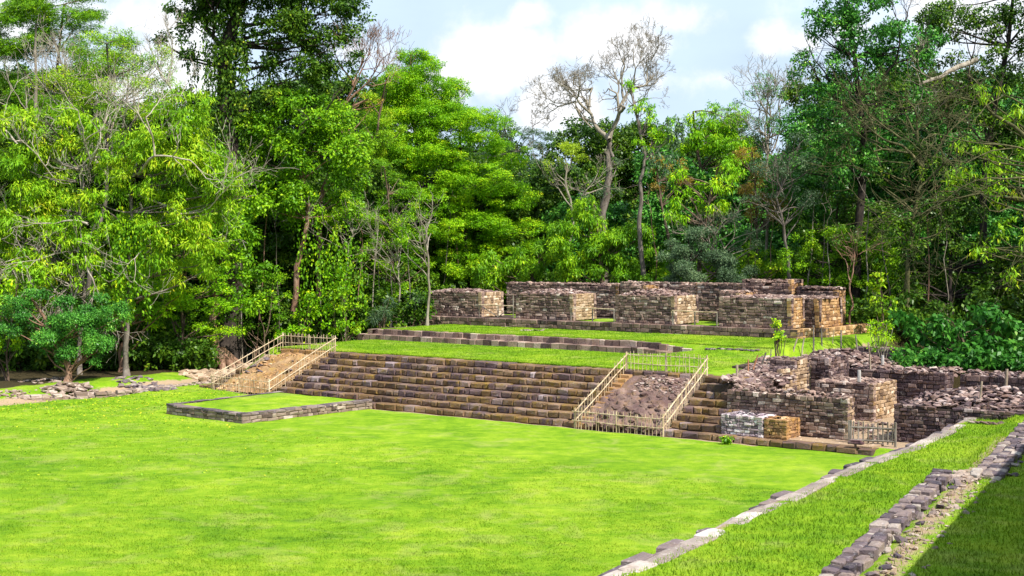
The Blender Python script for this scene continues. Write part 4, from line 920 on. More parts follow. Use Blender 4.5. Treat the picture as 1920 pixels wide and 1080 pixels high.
tree('broadleaf_tree', 'yellow green tree with pale sprawling limbs at the far left', 92, (150, 690), [(50, 330, 80, 70), (40, 440, 80, 70), (110, 400, 70, 60), (60, 530, 60, 50), (150, 250, 60, 60), (90, 240, 60, 50), (180, 330, 50, 50), (20, 250, 50, 60), (170, 470, 50, 50)], 'lance', 'yellow', 'grey', .18, 1.2, path=[(155, 500), (150, 400), (152, 320)],
     twigs=[(150, 320, 40, 240, 120, .14, 5), (152, 320, 230, 300, 80, .12, 5), (60, 250, -10, 215, 70, .07, 4), (120, 350, 60, 320, 60, .06, 4), (110, 430, 180, 360, 70, .06, 4), (150, 460, 40, 480, 70, .08, 4)], tbark='twig')
tree('broadleaf_tree', 'yellow green tree with long drooping leaves and a vine wrapped pale trunk', 91, (238, 708), [(330, 260, 85, 75), (380, 350, 80, 80), (300, 400, 80, 70), (420, 430, 60, 60), (250, 300, 60, 70), (340, 480, 70, 60), (200, 400, 60, 60), (370, 200, 50, 40)], 'lance', 'yellow', 'grey', .26, 1.0, path=[(238, 600), (240, 460), (248, 330)],
     twigs=[(248, 330, 360, 300, 110, .12, 5), (245, 360, 400, 400, 110, .1, 5), (243, 340, 170, 250, 90, .1, 5), (250, 320, 300, 180, 90, .1, 5), (262, 380, 330, 520, 90, .07, 5), (330, 400, 420, 470, 60, .05, 4)],
     vines=[(250, 380, 620, 1500, 66), (235, 420, 640, 700, 40)], vinecol='mid', tbark='twig')
tree('broadleaf_tree', 'drooping pale branched tree arching over the dark understory at the lower left', 90, (128, 708), [(110, 470, 70, 50), (170, 520, 50, 45), (70, 500, 50, 50), (150, 430, 60, 30)], 'lance', 'yellow', 'pale', .13, .9, path=[(130, 600), (150, 520)],
     twigs=[(165, 420, 60, 420, 60, .09, 5), (180, 420, 120, 500, 90, .08, 5), (150, 500, 80, 440, 70, .07, 5), (160, 480, 190, 580, 60, .07, 5), (140, 470, 20, 470, 70, .06, 5)], twigup=-.18, tbark='twig')
tree('broadleaf_tree', 'glossy blue green low tree with a stubby trunk above the pale boulders', 86.5, (126, 705), [(140, 625, 76, 46), (80, 610, 56, 50), (200, 625, 46, 42), (60, 570, 56, 40), (150, 580, 76, 38), (105, 655, 56, 28), (205, 585, 46, 34), (20, 600, 50, 46), (170, 660, 50, 24)], 'fine', 'blue', 'pink', .3, 2.3)
tree('shrub', 'yellowish leafy shrub at the left border over the grassy bank', 88, (15, 705), [(5, 620, 35, 50), (0, 560, 40, 40), (15, 660, 36, 30), (40, 520, 40, 40)], 'broad', 'bright', 'brown', .1, 1., cat='shrub')
tree('broadleaf_tree', 'shaded tree with a pinkish grey trunk foot between the low left trees', 94, (232, 708), [(230, 520, 60, 50), (290, 560, 60, 50), (215, 590, 40, 30)], 'broad', 'bright', 'pink', .42, .9, path=[(236, 640)])
tree('broadleaf_tree', 'bright green layered tree spreading low to the left of the buttressed trunk', 97, (350, 690), [(400, 500, 60, 40), (330, 560, 60, 50), (430, 560, 60, 35), (300, 620, 50, 40), (400, 610, 55, 35), (270, 480, 60, 50), (350, 450, 60, 50), (230, 640, 40, 30)], 'fern', 'bright', 'brown', .2, 1.)
# --- buttressed, vine and dark trees
rt = tree('broadleaf_tree', 'dark trunked tree with flaring buttress roots on the rocky bank', 99, (415, 655), [(430, 470, 70, 60), (380, 430, 60, 60), (480, 540, 60, 50), (440, 380, 60, 60)], 'broad', 'mid', 'pink', .42, .9, path=[(398, 600), (405, 520)])
mb = MB(); f0 = np.array(rt.location)
for (dx, dy) in ((-1.8, -1.6), (1.6, -.9), (2.6, .3), (.4, -1.4), (-.8, -2.2), (1.2, 1.5)):
    p = [f0 + (0, 0, 1.9), f0 + (dx * .35, dy * .35, 1.0), f0 + (dx * .7, dy * .7, .35), f0 + (dx * 1.1, dy * 1.1, .05)]; tube(mb, p, [.3, .34, .26, .12], 6)
build('buttress_root', mb, BM['pink'], rt, smooth=True)
tree('broadleaf_tree', 'tallest dark tree with a vine draped black trunk reaching the top edge', 104, (430, 650), [(600, 30, 90, 70), (640, 110, 45, 40), (560, 120, 80, 60), (480, -30, 120, 60), (350, 20, 60, 50), (330, 90, 40, 40), (520, 190, 60, 45), (600, 170, 50, 30), (420, 10, 60, 60), (660, 30, 40, 30), (430, 90, 44, 50), (500, 50, 50, 40), (480, 120, 40, 30), (425, 180, 36, 50), (540, 60, 50, 40), (380, -20, 60, 50)], 'broad', 'dark', 'dark', 1.4, 1.15, path=[(430, 400), (428, 250), (425, 80)],
     twigs=[(560, 260, 620, 200, 60, .14, 3), (430, 120, 380, 20, 80, .25, 3)], vines=[(428, 0, 350, 4200, 84), (400, 190, 330, 600, 60), (480, 100, 300, 300, 20), (365, 60, 200, 250, 24), (500, 60, 260, 260, 16)], vinecol='dark')
tree('broadleaf_tree', 'dense dark green round crowned tree on a pinkish leaning trunk', 104, (550, 632), [(560, 230, 110, 55), (520, 300, 90, 60), (620, 290, 80, 60), (590, 380, 100, 50), (500, 380, 60, 50), (660, 350, 50, 40), (560, 200, 60, 40), (480, 240, 50, 50)], 'broad', 'mid', 'pink', .36, 1.05, path=[(556, 500), (578, 375)])
tree('bare_tree', 'reddish leafless tree rising against the sky above the dark round crown', 106, (600, 640), [(690, 190, 40, 20), (590, 245, 40, 15)], 'fine', 'autumn', 'pink', .3, .3, path=[(600, 400), (640, 210)], twigs=[(640, 210, 670, 110, 70, .12, 6), (645, 200, 730, 130, 60, .1, 6), (640, 220, 620, 120, 60, .1, 6), (660, 160, 700, 90, 50, .08, 6), (630, 180, 600, 90, 50, .07, 5)], twigup=.2)
tree('feathery_tree', 'feathery bright green dome shaped crown standing highest left of the clouds', 122, (800, 600), [(790, 130, 50, 36), (832, 170, 44, 40), (760, 160, 56, 45), (740, 210, 56, 44), (858, 172, 26, 24), (800, 220, 76, 48), (850, 220, 46, 36), (710, 260, 50, 40), (780, 280, 80, 40), (770, 105, 30, 18)], 'feather', 'bright', 'brown', .4, 1.0, lobek=2.4)
tree('feathery_tree', 'yellow topped feathery tree left of the bright green dome', 118, (660, 620), [(700, 200, 45, 30), (650, 240, 50, 30), (720, 260, 50, 40), (680, 300, 60, 40), (725, 150, 30, 22), (640, 280, 40, 30)], 'feather', 'yellow', 'brown', .3, 1.1)
tree('feathery_tree', 'wide green tree of flat layered sprays behind the left end of the building', 121, (850, 600), [(900, 240, 70, 40), (850, 290, 80, 45), (960, 280, 50, 40), (900, 340, 90, 40), (830, 380, 70, 40), (960, 370, 60, 40), (880, 430, 90, 45), (980, 440, 50, 40), (930, 490, 80, 40), (850, 500, 60, 45), (860, 220, 50, 25), (770, 320, 50, 40)], 'fern', 'bright', 'dark', .4, .85, lobek=1.8)
tree('feathery_tree', 'mid green layered tree between the dark round crown and the wide layered one', 108, (740, 630), [(740, 360, 60, 35), (710, 420, 60, 40), (770, 430, 50, 40), (720, 480, 60, 40), (780, 490, 40, 40), (720, 320, 50, 30)], 'fern', 'mid', 'brown', .22, 1.1)
tree('slender_tree', 'slender white trunked tree left of the building before dark shade', 103, (801, 598), [(770, 400, 40, 30), (810, 370, 40, 30), (750, 440, 30, 25)], 'fine', 'bright', 'pale', .14, .7, path=[(803, 520), (800, 430)], twigs=[(801, 500, 760, 430, 50, .05, 4), (801, 470, 830, 410, 40, .05, 4)])
tree('slender_tree', 'thin pale curved stem rising from the shade left of the white trunk', 103, (645, 615), [(640, 380, 40, 25), (680, 400, 40, 25), (620, 420, 40, 30)], 'fine', 'yellow', 'pale', .1, .8, path=[(648, 520), (662, 440)], twigs=[(652, 480, 720, 450, 60, .04, 4), (655, 470, 600, 440, 60, .04, 4)])
tree('slender_tree', 'forked spindly tree with pale stems before the shade beside the white trunk', 104, (752, 605), [(735, 450, 35, 20), (700, 460, 30, 20)], 'fine', 'mid', 'pale', .1, .6, path=[(750, 540), (742, 470)], twigs=[(750, 530, 700, 470, 60, .05, 4), (745, 500, 780, 440, 50, .04, 4)])
tree('vine_thicket', 'column of bright vines hanging beside the pinkish leaning trunk', 102, (625, 628), [(620, 600, 34, 40), (640, 520, 30, 40)], 'broad', 'bright', 'moss', .12, 1., vines=[(610, 400, 640, 1100, 100), (660, 440, 620, 500, 60)], vinecol='mid', cat='vines')
tree('shrub', 'leafy bright shrub behind the back rail of the left fence', 101, (570, 628), [(560, 600, 36, 34), (590, 570, 30, 40), (530, 620, 30, 24)], 'broad', 'bright', 'brown', .1, 1., cat='shrub')
tree('shrub', 'leafy light shrub in the shade left of the left fence', 101, (500, 632), [(500, 590, 34, 34), (460, 610, 30, 24), (520, 540, 30, 40)], 'fine', 'mid', 'brown', .1, 1., cat='shrub')
tree('shrub', 'bright climbing shrub between the fence and the double stepped wall', 101, (650, 625), [(655, 590, 26, 34), (640, 560, 24, 30), (668, 612, 20, 14)], 'broad', 'yellow', 'brown', .08, 1., cat='shrub')
rp = tree('cycad', 'grey green feathery palm like plant in the shade left of the building', 101, (718, 610), [(718, 575, 26, 26), (708, 596, 16, 12)], 'palm', 'grey', 'brown', .1, 1.2, cat='plant')
tree('shrub', 'small grey leaved plant in front of the leftmost wall block', 104, (772, 600), [(770, 572, 13, 13), (780, 560, 10, 10)], 'palm', 'grey', 'brown', .06, 1., cat='plant')
# --- centre
tree('feathery_tree', 'hazy grey green feathery tree far off under the clouds', 140, (940, 560), [(945, 240, 40, 22), (1000, 262, 45, 30), (920, 300, 60, 30), (1010, 330, 50, 50)], 'fern', 'grey', 'grey', .3, 1., twigs=[(940, 260, 960, 210, 30, .05, 5), (1000, 262, 1010, 215, 30, .05, 5)])
tree('broadleaf_tree', 'round lime green crown left of the great bare tree', 112, (1060, 560), [(1062, 290, 42, 26), (1040, 310, 24, 18)], 'fine', 'lime', 'pale', .2, 1.3, path=[(1075, 420), (1060, 340)], twigs=[(1080, 400, 1030, 330, 60, .07, 4), (1085, 380, 1110, 320, 50, .07, 4)])
tree('bare_tree', 'great gnarled leafless tree towering before the clouds', 116, (1128, 560), [(1120, 365, 45, 25), (1150, 300, 25, 30)], 'fine', 'grey', 'grey', .56, .5, path=[(1128, 400), (1143, 330), (1142, 262)],
     twigs=[(1142, 262, 1095, 190, 56, .24, 4), (1142, 262, 1172, 175, 56, .25, 4), (1110, 215, 1065, 150, 42, .13, 7), (1105, 200, 1108, 130, 40, .11, 7), (1172, 190, 1160, 110, 42, .13, 7), (1175, 175, 1215, 120, 42, .12, 7), (1080, 190, 1035, 200, 36, .08, 7), (1110, 240, 1050, 190, 48, .09, 7), (1185, 165, 1200, 100, 38, .08, 7), (1075, 160, 1080, 125, 28, .07, 6), (1200, 160, 1235, 170, 30, .06, 6), (1140, 350, 1085, 370, 46, .09, 5), (1180, 200, 1230, 190, 34, .07, 6)], twigup=.14, tbark='pale')
tree('broadleaf_tree', 'tall vine hung tree with bright green tufts beside the great bare tree', 108, (1200, 560), [(1195, 190, 26, 30), (1225, 215, 24, 24), (1245, 265, 34, 22), (1210, 262, 30, 28), (1255, 240, 22, 22), (1180, 160, 14, 14)], 'lance', 'bright', 'grey', .28, 1.25, path=[(1198, 420), (1200, 340), (1210, 290)], vines=[(1265, 210, 330, 420, 34), (1240, 270, 350, 300, 50)], vinecol='grey')
tree('mango_tree', 'dense dark green mango like tree right behind the doorways of the building', 109.5, (1130, 575), [(1095, 400, 40, 32), (1150, 425, 50, 36), (1070, 450, 46, 40), (1120, 470, 56, 40), (1190, 450, 40, 40), (1080, 510, 50, 34), (1150, 510, 60, 34), (1210, 495, 36, 36), (1108, 382, 26, 18), (1040, 490, 40, 34), (1200, 520, 50, 26)], 'lance', 'mid', 'brown', .4, 2.4)
tree('mango_tree', 'lower dark green bushy tree behind the left doorway of the building', 114, (1010, 575), [(1030, 450, 40, 36), (930, 500, 50, 34), (1000, 480, 50, 36), (980, 520, 60, 30), (1040, 530, 50, 24), (920, 530, 50, 30)], 'lance', 'mid', 'brown', .3, 2.0)
tree('broadleaf_tree', 'bright green crowned tree behind the vine hung tree', 122, (1320, 560), [(1300, 215, 34, 30), (1350, 220, 50, 34), (1330, 260, 60, 40), (1390, 245, 30, 30), (1280, 260, 30, 40), (1380, 290, 50, 40)], 'lance', 'bright', 'brown', .35, 1.2)
tree('broadleaf_tree', 'orange brown leaved tree in the middle of the forest behind the ruin', 113, (1260, 560), [(1265, 320, 30, 26), (1240, 345, 30, 22), (1290, 330, 24, 26), (1230, 310, 24, 20)], 'fine', 'autumn', 'brown', .25, 1.1)
tree('mango_tree', 'brightest green tufted tree in the middle right of the forest', 105, (1310, 565), [(1290, 330, 30, 22), (1320, 350, 40, 26), (1280, 365, 34, 24), (1330, 385, 46, 30), (1270, 400, 30, 24), (1370, 340, 30, 30), (1350, 310, 26, 22)], 'lance', 'bright', 'brown', .3, 1.5)
tree('broadleaf_tree', 'pale flowering grey green tree with a white twisted stem above the rear walls', 104, (1360, 570), [(1300, 430, 50, 30), (1350, 420, 50, 30), (1400, 450, 40, 36), (1270, 470, 40, 30)], 'fine', 'grey', 'pale', .14, .9, path=[(1352, 500), (1335, 460)], twigs=[(1352, 500, 1310, 430, 50, .07, 4), (1350, 490, 1390, 430, 50, .06, 4), (1340, 470, 1330, 410, 40, .05, 4)])
tree('shrub', 'dark grey green bushy mass behind the middle right of the rear walls', 103, (1290, 565), [(1260, 500, 56, 36), (1320, 500, 60, 40), (1370, 510, 50, 30), (1290, 455, 50, 36)], 'fine', 'grey', 'dark', .2, 2.2, cat='tree')
tree('broadleaf_tree', 'autumn tinged sparse tree between the tufted tree and the grey leaning trunk', 112, (1420, 560), [(1430, 330, 50, 30), (1400, 380, 50, 40), (1450, 390, 40, 40), (1410, 290, 36, 26)], 'fine', 'autumn', 'brown', .2, .7)
tree('slender_tree', 'lacy sparse twig tree against the sky right of the clouds', 114, (1430, 560), [(1440, 160, 40, 40), (1410, 200, 36, 40), (1470, 210, 40, 50), (1440, 250, 50, 40)], 'fine', 'blue', 'pale', .2, .42, path=[(1440, 400), (1440, 260)], twigs=[(1440, 280, 1400, 180, 60, .1, 6), (1440, 270, 1450, 150, 60, .1, 6), (1445, 290, 1490, 200, 60, .09, 6), (1440, 300, 1380, 200, 50, .07, 6)], twigup=.25)
tree('slender_tree', 'grey leaning slender trunk with a sparse dusky crown right of centre', 102, (1490, 570), [(1450, 330, 50, 40), (1490, 290, 50, 50), (1430, 380, 40, 30), (1500, 370, 40, 40)], 'fine', 'grey', 'grey', .2, .7, path=[(1478, 480), (1455, 370)], twigs=[(1460, 400, 1440, 330, 50, .06, 4), (1458, 390, 1490, 320, 50, .06, 4)])
tree('shrub', 'sunlit yellow green shrub behind the right end of the rear walls', 105, (1420, 570), [(1420, 520, 36, 26), (1455, 505, 30, 26), (1400, 490, 26, 22)], 'broad', 'yellow', 'brown', .1, .9, cat='shrub')
# --- right side
HT = tree('broadleaf_tree', 'huge glossy blue green leaved tree filling the upper right', 103, (1600, 600), [(1560, 60, 60, 60), (1640, 40, 80, 60), (1520, 140, 50, 50), (1600, 140, 70, 60), (1700, 90, 80, 60), (1540, 230, 70, 60), (1640, 230, 70, 60), (1500, 290, 50, 40), (1590, 310, 80, 50), (1580, -10, 60, 40), (1700, 200, 60, 50)], 'broad', 'blue', 'dark', .55, .82, path=[(1610, 420), (1620, 250)], twigs=[(1620, 250, 1560, 180, 80, .18, 5), (1620, 250, 1700, 160, 80, .18, 5), (1640, 180, 1680, 90, 70, .14, 5)])
tree('broadleaf_tree', 'tall dark tree with sky showing through its top at the upper right corner', 106, (1840, 620), [(1800, 30, 80, 50), (1890, 60, 60, 60), (1760, 110, 50, 50), (1860, 140, 70, 50), (1900, 0, 60, 50), (1790, 180, 60, 50), (1910, 220, 60, 60), (1850, 250, 60, 60)], 'broad', 'dark', 'dark', .5, .8, twigs=[(1850, 200, 1790, 100, 80, .14, 5), (1850, 200, 1900, 90, 80, .14, 5)])
tree('bare_tree', 'dead branched tree with a tangle of brown leafless twigs at the right', 97, (1700, 590), [(1640, 330, 40, 30), (1760, 400, 50, 40), (1720, 300, 50, 40), (1700, 440, 50, 50)], 'broad', 'dark', 'moss', .26, .9, path=[(1702, 500), (1715, 400), (1735, 320)],
     twigs=[(1735, 320, 1640, 240, 90, .14, 6), (1735, 320, 1700, 200, 80, .13, 6), (1735, 320, 1790, 230, 80, .12, 6), (1715, 380, 1620, 330, 80, .1, 6), (1720, 360, 1770, 300, 70, .1, 6), (1690, 260, 1600, 220, 70, .08, 6)], twigup=.03)
mb = MB(); tube(mb, curve(A(1830, 112, 101), A(1728, 158, 97), 7, .12, np.random.default_rng(8)), [.22, .2, .2, .17, .15, .13, .1], 7); branching(mb, A(1750, 148, 98), unit(A(1690, 120, 98) - A(1750, 148, 98)), 2.0, .06, 5, np.random.default_rng(5)); build('dead_limb', mb, BM['pale'], HT, smooth=True)
tree('dark_tree', 'dusky grey green tree in the shade left of the dead branched one', 104, (1600, 600), [(1500, 420, 50, 40), (1570, 400, 60, 50), (1640, 400, 60, 50), (1540, 480, 60, 40), (1620, 480, 60, 40), (1500, 500, 40, 40)], 'broad', 'dark', 'dark', .3, .85)
tree('dark_tree', 'dark shaded understory tree behind the big right hand bush', 100, (1780, 620), [(1760, 460, 60, 50), (1690, 440, 40, 40), (1840, 480, 60, 50), (1700, 530, 50, 34), (1900, 500, 50, 50), (1800, 380, 60, 50)], 'broad', 'dark', 'dark', .3, .85)
tree('slender_tree', 'thin forked pale sapling trunk glowing in the dark right of the building', 93, (1592, 600), [(1590, 440, 40, 20), (1560, 450, 24, 16)], 'broad', 'dark', 'pink', .09, .6, path=[(1593, 545), (1600, 500), (1603, 460)], twigs=[(1596, 530, 1560, 480, 50, .05, 3), (1600, 500, 1625, 460, 40, .04, 3)])
tree('broadleaf_tree', 'near tree with long arching bare twigs and sparse drooping leaves at the right border', 80, (1990, 640), [(1880, 200, 60, 40), (1900, 300, 70, 50), (1850, 350, 60, 50), (1890, 430, 60, 50), (1820, 270, 50, 40), (1910, 500, 50, 40), (1840, 480, 50, 30), (1830, 180, 40, 26), (1800, 330, 36, 30)], 'lance', 'yellow', 'moss', .35, .36, path=[(1985, 400), (1970, 300)],
     twigs=[(1960, 260, 1800, 170, 130, .07, 4), (1965, 300, 1790, 260, 140, .07, 5), (1965, 340, 1780, 330, 140, .07, 5), (1970, 400, 1800, 400, 140, .07, 5), (1970, 450, 1800, 480, 130, .06, 5), (1950, 220, 1850, 150, 90, .06, 5)], twigup=-.05)
tree('shrub', 'sunlit yellow green shrub in the dark behind the far end of the building', 92, (1655, 590), [(1655, 560, 26, 26), (1645, 530, 20, 22), (1670, 585, 20, 14)], 'broad', 'yellow', 'brown', .08, .8, cat='shrub')
tree('big_bush', 'large rounded dark green bush overhanging the sunken ruins at the right', 80, (1800, 690), [(1760, 660, 60, 30), (1840, 668, 60, 26), (1900, 640, 40, 40), (1740, 620, 56, 46), (1800, 640, 60, 50), (1860, 650, 56, 40), (1720, 660, 44, 32), (1780, 600, 46, 30), (1910, 665, 44, 30), (1700, 600, 28, 26), (1850, 600, 50, 30), (1900, 620, 40, 30), (1720, 690, 46, 16), (1800, 692, 60, 16), (1880, 694, 56, 16), (1930, 670, 40, 30)], 'big', 'bush', 'brown', .14, 2.0, cat='bush')
tree('sapling', 'leafy bright green sapling beside the dark ruined steps', 79, (1652, 690), [(1652, 640, 26, 30), (1640, 612, 16, 14), (1664, 615, 14, 16)], 'fine', 'bright', 'pale', .06, 1.2, cat='sapling')
tree('sapling', 'little sapling with a yellow tipped crown standing on the lawn by the stakes', 74, (1456, 671), [(1452, 622, 13, 17), (1458, 604, 13, 9), (1464, 630, 8, 10)], 'fine', 'bright', 'brown', .05, .8, cat='sapling', lobek=1.4)
rng = np.random.default_rng(77)
for (x, yb, yt, Y, r) in ((300, 690, 520, 98, .05), (345, 688, 500, 99, .06), (455, 640, 430, 103, .05), (478, 640, 400, 104, .07), (520, 635, 450, 103, .05), (608, 628, 470, 103, .06), (668, 622, 440, 104, .06), (690, 620, 400, 104, .07),
        (712, 612, 460, 105, .05), (735, 610, 430, 106, .05), (770, 602, 440, 106, .06), (820, 560, 400, 119, .07), (870, 560, 420, 120, .06), (1238, 540, 400, 108, .07), (1402, 545, 380, 107, .06), (1440, 550, 400, 106, .06), (1510, 575, 380, 103, .08),
        (1535, 580, 400, 102, .06), (1560, 590, 420, 101, .06), (1622, 600, 380, 100, .07), (1668, 600, 420, 98, .06), (1745, 590, 380, 98, .07), (1780, 585, 420, 97, .06), (15, 690, 480, 97, .07), (275, 690, 540, 96, .05)):
    a, b = A(x, yb, Y), A(x + rng.uniform(-25, 25), yt, Y + rng.uniform(-.5, .5)); dd = a[:2] - ORG; a[2] = HZ(dd @ U, dd @ V) - .1
    mb = MB(); tube(mb, curve(a, b, 8, .12, rng), np.linspace(r, r * .45, 8), 5)
    branching(mb, b, unit(np.array((rng.uniform(-.6, .6), 0, 1.))), 1.2, r * .4, 2, rng)
    tag(build('young_tree', mb, BM[rng.choice(['pale', 'grey', 'pink'])], smooth=True), 'thin bare stemmed young tree in the shade at the forest foot', 'tree', 'thin young trees at the foot of the forest')
# forest fabric behind everything: far-off wood with its shaded floor growth
def mass(name, label, spec, kind, col, dens, mats=None):
    rng = np.random.default_rng(hash_(label)); B = []
    for (x0, x1, y0, y1, Y0, Y1, n, r0, r1) in spec:
        for i in range(n):
            Y = rng.uniform(Y0, Y1); x = x0 + (x1 - x0) * (i + rng.random()) / n; y = rng.uniform(y0, y1); r = rng.uniform(r0, r1); c = A(x, y, Y); B.append((c, np.array((r, r, r * .85))))
    P, D, T, _ = crown_pts(B, kind, dens, rng, .8); o = build_arr(name, leaf_quads(P, D, SPEC[kind][0] * 1.25, SPEC[kind][1] * 1.25, rng), 4, T, LM[col]); tag(o, label, 'forest', kind='stuff')
mass('forest', 'far wood of dark crowns closing the view behind all the nearer trees', [(-250, 2200, 280, 400, 136, 146, 110, 3.6, 5), (-250, 2200, 400, 480, 132, 144, 100, 3.4, 4.6), (-250, 2200, 490, 560, 126, 136, 90, 3, 4), (-250, 330, 170, 300, 130, 142, 34, 3.2, 4.2), (400, 760, 190, 300, 132, 142, 22, 3, 4), (1520, 2200, 170, 300, 128, 140, 50, 3.2, 4.2)], 'broad', 'dark', .55)
mass('forest', 'middle distance green crowns merging into one canopy on the left', [(-150, 700, 480, 600, 106, 112, 50, 1.8, 2.8), (-150, 720, 330, 480, 108, 118, 60, 2, 3.2), (-150, 420, 200, 330, 110, 118, 26, 2, 3), (560, 1060, 330, 470, 124, 132, 34, 2.2, 3.4), (460, 1040, 430, 540, 122, 128, 34, 2, 3)], 'broad', 'dark', .8)
mass('forest', 'middle distance blue green crowns merging into one canopy on the right', [(1040, 1500, 400, 520, 118, 126, 34, 2, 3), (1220, 1480, 300, 400, 120, 126, 20, 1.8, 2.6), (1470, 2100, 300, 540, 108, 118, 66, 2, 3.2), (1520, 2100, 170, 300, 112, 120, 30, 2, 2.8)], 'broad', 'blue', .8)
mass('undergrowth', 'shaded undergrowth filling the foot of the forest', [(-200, 700, 540, 640, 104, 112, 80, 1.6, 2.8), (600, 1700, 520, 560, 118, 124, 50, 1.5, 2.6), (1560, 2150, 500, 620, 102, 112, 60, 1.6, 2.8), (-200, 380, 600, 670, 97, 102, 60, 1, 1.9), (-200, 400, 640, 682, 94, 97.5, 100, .9, 1.6), (1620, 2100, 560, 640, 92, 100, 40, 1.2, 2.2), (430, 800, 560, 620, 103, 107, 40, 1, 1.8)], 'broad', 'dark', .9)
mass('undergrowth', 'green undergrowth between the trunks behind the ruined building', [(1230, 1480, 480, 550, 106, 112, 40, 1.1, 1.9), (1480, 1720, 440, 560, 100, 106, 44, 1.1, 1.9), (820, 1040, 500, 550, 119, 123, 16, 1.2, 2), (-120, 420, 560, 640, 97.5, 100, 22, .8, 1.5), (680, 800, 520, 590, 106, 108, 10, .8, 1.4)], 'fine', 'mid', .9)
mass('ground_cover', 'low leafy plants covering the ground between the big bush and the sunken ruins', [(1672, 1990, 672, 688, 76, 81, 50, .35, .75)], 'broad', 'bush', 1.)
# stepped temple platform beyond the right border, whose shade falls across the lower right grass
tp = thing('temple_platform', 'tall stepped stone platform standing just beyond the lower right border', 'temple platform', (16, 32, EDGE_Z))
E1, E2 = W(*G(1690, 1080, EDGE_Z)), W(*G(1920, 830, EDGE_Z)); te = (E2 - E1)[:2]; te /= np.linalg.norm(te); tn = np.array((te[1], -te[0]))
def touv(p): d = np.asarray(p) - ORG; return np.array((d @ U, d @ V))
for k in range(4):
    hk = 1.75 * (k + 1); mbt = MB(); o0 = .797 * hk - .0 + (3 - k) * -.0; o0 = .797 * 7.0 - (3 - k) * .14
    q = [touv(E1[:2] + te * a + tn * b) for a, b in ((-20, o0), (-20, 30), (62, 30), (62, o0))]
    q = q[::-1] if False else [q[0], q[1], q[2], q[3]]
    face(mbt, q[3], q[0], EDGE_Z + hk - 1.75, EDGE_Z + hk, .44, .9, .5); face(mbt, q[0], q[1], EDGE_Z + hk - 1.75, EDGE_Z + hk, .44, .9, .5)
    prism(mbt, inset(q, .2), EDGE_Z - .3, EDGE_Z + hk - .05, .5, 1); build('tier', mbt, [M['wall'], M['mortar']], tp)
# trees outside the right of the frame, part of the same forest edge; they throw the shade over the right side
for i, (x, y, h, r) in enumerate(((47, 78, 27, 6), (54, 86, 28, 6.5), (47, 92, 27, 6), (58, 72, 24, 6), (60, 95, 28, 6.5))):
    rng = np.random.default_rng(40 + i); root = thing('forest_tree', 'tall dark tree of the forest edge beyond the right border', 'tree', (x, y, .2), 'forest trees beyond the right border')
    mb = MB(); tube(mb, [(x, y, 0), (x, y, h * .5), (x, y, h)], [.5, .4, .15], 8); build('trunk', mb, BM['dark'], root, smooth=True)
    B = [(np.array((x + rng.uniform(-3, 3), y + rng.uniform(-3, 3), h * k)), np.array((r, r, 4.5))) for k in (.35, .6, .85)]
    P, D, T, _ = crown_pts(B, 'broad', .5, rng, .5); build_arr('crown', leaf_quads(P, D, .5, .3, rng), 4, T, LM['dark'], root)
# ------------------------------------------------------------------ grass blades, fallen leaves
def blades(name, label, pts, hgt, wid, mat, base=None, rng=RNG):
    n = len(pts); d = rng.normal(size=(n, 3)) * .45; d[:, 2] = 1; d = unit(d); a = rng.random(n) * 6.28; sd = np.column_stack((np.cos(a), np.sin(a), np.zeros(n))); h = (hgt * rng.uniform(.5, 1.4, n))[:, None]
    v = np.empty((n, 3, 3)); v[:, 0] = pts - sd * wid; v[:, 1] = pts + sd * wid; v[:, 2] = pts + d * h
    o = build_arr(name, v.reshape(-1, 3), 3, rng.random(n), mat); tag(o, label, 'grass', kind='stuff'); return o
n = 260000; k = RNG.random(n) ** .5
Yd = 34 + 46 * RNG.random(n) ** 1.6; Xd = (RNG.uniform(-80, 1640, n) - 960) / FPX * Yd
d = np.column_stack((Xd, Yd)) - ORG; uu, vv = d @ U, d @ V
a_, b_ = np.array(EPu[2]), np.array(EPu[-4]); en = np.array(((b_ - a_)[1], -(b_ - a_)[0])); en /= np.linalg.norm(en)
ok = ((np.column_stack((uu, vv)) - a_) @ en < -.9) & ~((uu > -8.6) & (vv > -9.8)) & (vv < -.1)
uu, vv = uu[ok], vv[ok]
blades('grass', 'short mown grass of the plaza lawn', WA(np.column_stack((uu, vv, height(uu, vv) - .005))), .05, .014, M['lawn'])
n = 230000; s_ = RNG.random(n) ** 1.2; tq = RNG.uniform(.5, 15, n); idx = (s_ * (tot - 6))
plE = np.array(EPu); seg = np.linalg.norm(np.diff(plE, axis=0), axis=1); cum = np.concatenate(([0], np.cumsum(seg)))
ex = np.interp(idx, cum, plE[:, 0]); ey = np.interp(idx, cum, plE[:, 1]); q = np.column_stack((ex, ey)) + er * tq[:, None]
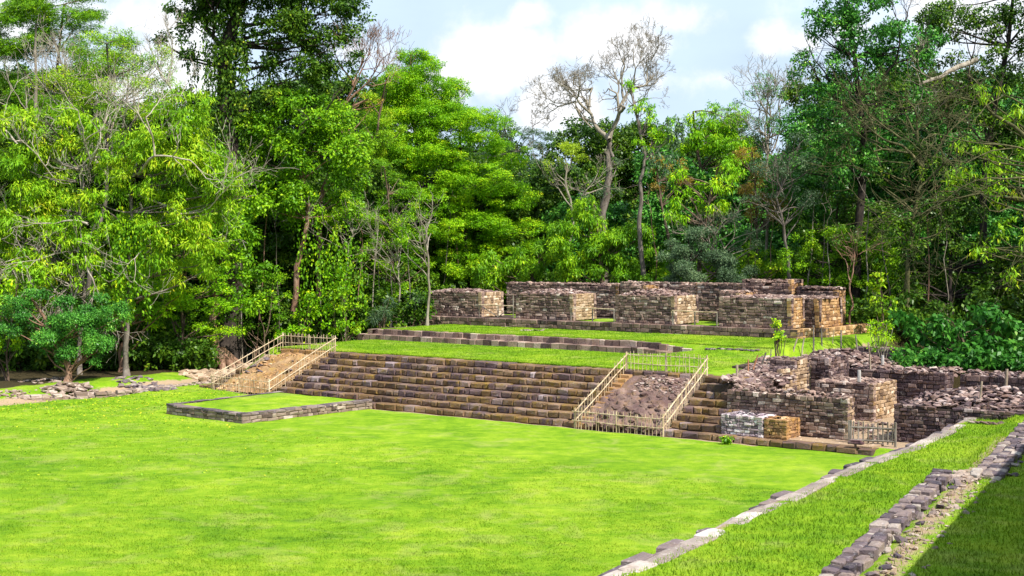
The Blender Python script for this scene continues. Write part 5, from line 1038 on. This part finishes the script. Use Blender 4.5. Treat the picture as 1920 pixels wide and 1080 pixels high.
sdd = (q - W2a) @ w2n; all_ = (q - W2a) @ w2d; LW = np.linalg.norm(W2b - W2a)
ok = ~((sdd > -.1) & (sdd < .85) & (all_ < LW + .1)) & ~((np.abs(sdd - 1.15) < .5) & (RNG.random(n) < .8) & (all_ < LW + 2)); q = q[ok]
blades('grass', 'longer tufted grass on the raised strip by the near walls', WA(np.column_stack((q, PZ(q)))), .11, .014, M['lawn'])
n = 150000; uu = RNG.uniform(-16, 18, n); vv = np.where(RNG.random(n) < .35, 4.85 + np.abs(RNG.normal(size=n)) * .12, RNG.uniform(5, 23.6, n)); vv = np.where(RNG.random(n) < .12, 16.2 + np.abs(RNG.normal(size=n)) * .12, vv)
ok = (uu < np.clip(21.9 - .29 * vv, 17.2, 21.4) - .3) & ~((vv > 14.9) & (vv < 16.15) & (uu < 12.5)) & ~((uu < -13.4) & (vv < 9))
uu, vv = uu[ok], vv[ok]; blades('grass', 'mown grass of the terrace lawns above the stairway', WA(np.column_stack((uu, vv, height(uu, vv) - .01))), .085, .016, M['lawn'])
tree('weed', 'small green fern growing on the bottom step before the whitewashed wall', 62.6, (1366, 832), [(1367, 827, 7, 4), (1359, 824, 4, 3)], 'fine', 'mid', 'brown', .02, 1.5, cat='plant', limbs=False)
rng = np.random.default_rng(11); n = 5200
px = np.concatenate((rng.uniform(-60, 520, n), rng.uniform(-60, 700, 500))); py = np.concatenate((735 + np.abs(rng.normal(size=n)) * 32, rng.uniform(770, 900, 500)))
Yl = FPX * CH / (py - HY); d = np.column_stack(((px - 960) * Yl / FPX, Yl)) - ORG; uu, vv = d @ U, d @ V; zz = height(uu, vv) + .03
ok = ~((uu > -8.3) & (vv > -9.5)) & (uu > -19); D = rng.normal(size=(len(px), 3)); D[:, 2] *= .3
v = leaf_quads(WA(np.column_stack((uu, vv, zz)))[ok], D[ok], .15, .1, rng, 1); o = build_arr('fallen_leaves', v, 4, rng.random(ok.sum()), LM['yellow']); tag(o, 'yellow fallen leaves scattered over the left of the lawn', 'fallen leaves', kind='stuff')
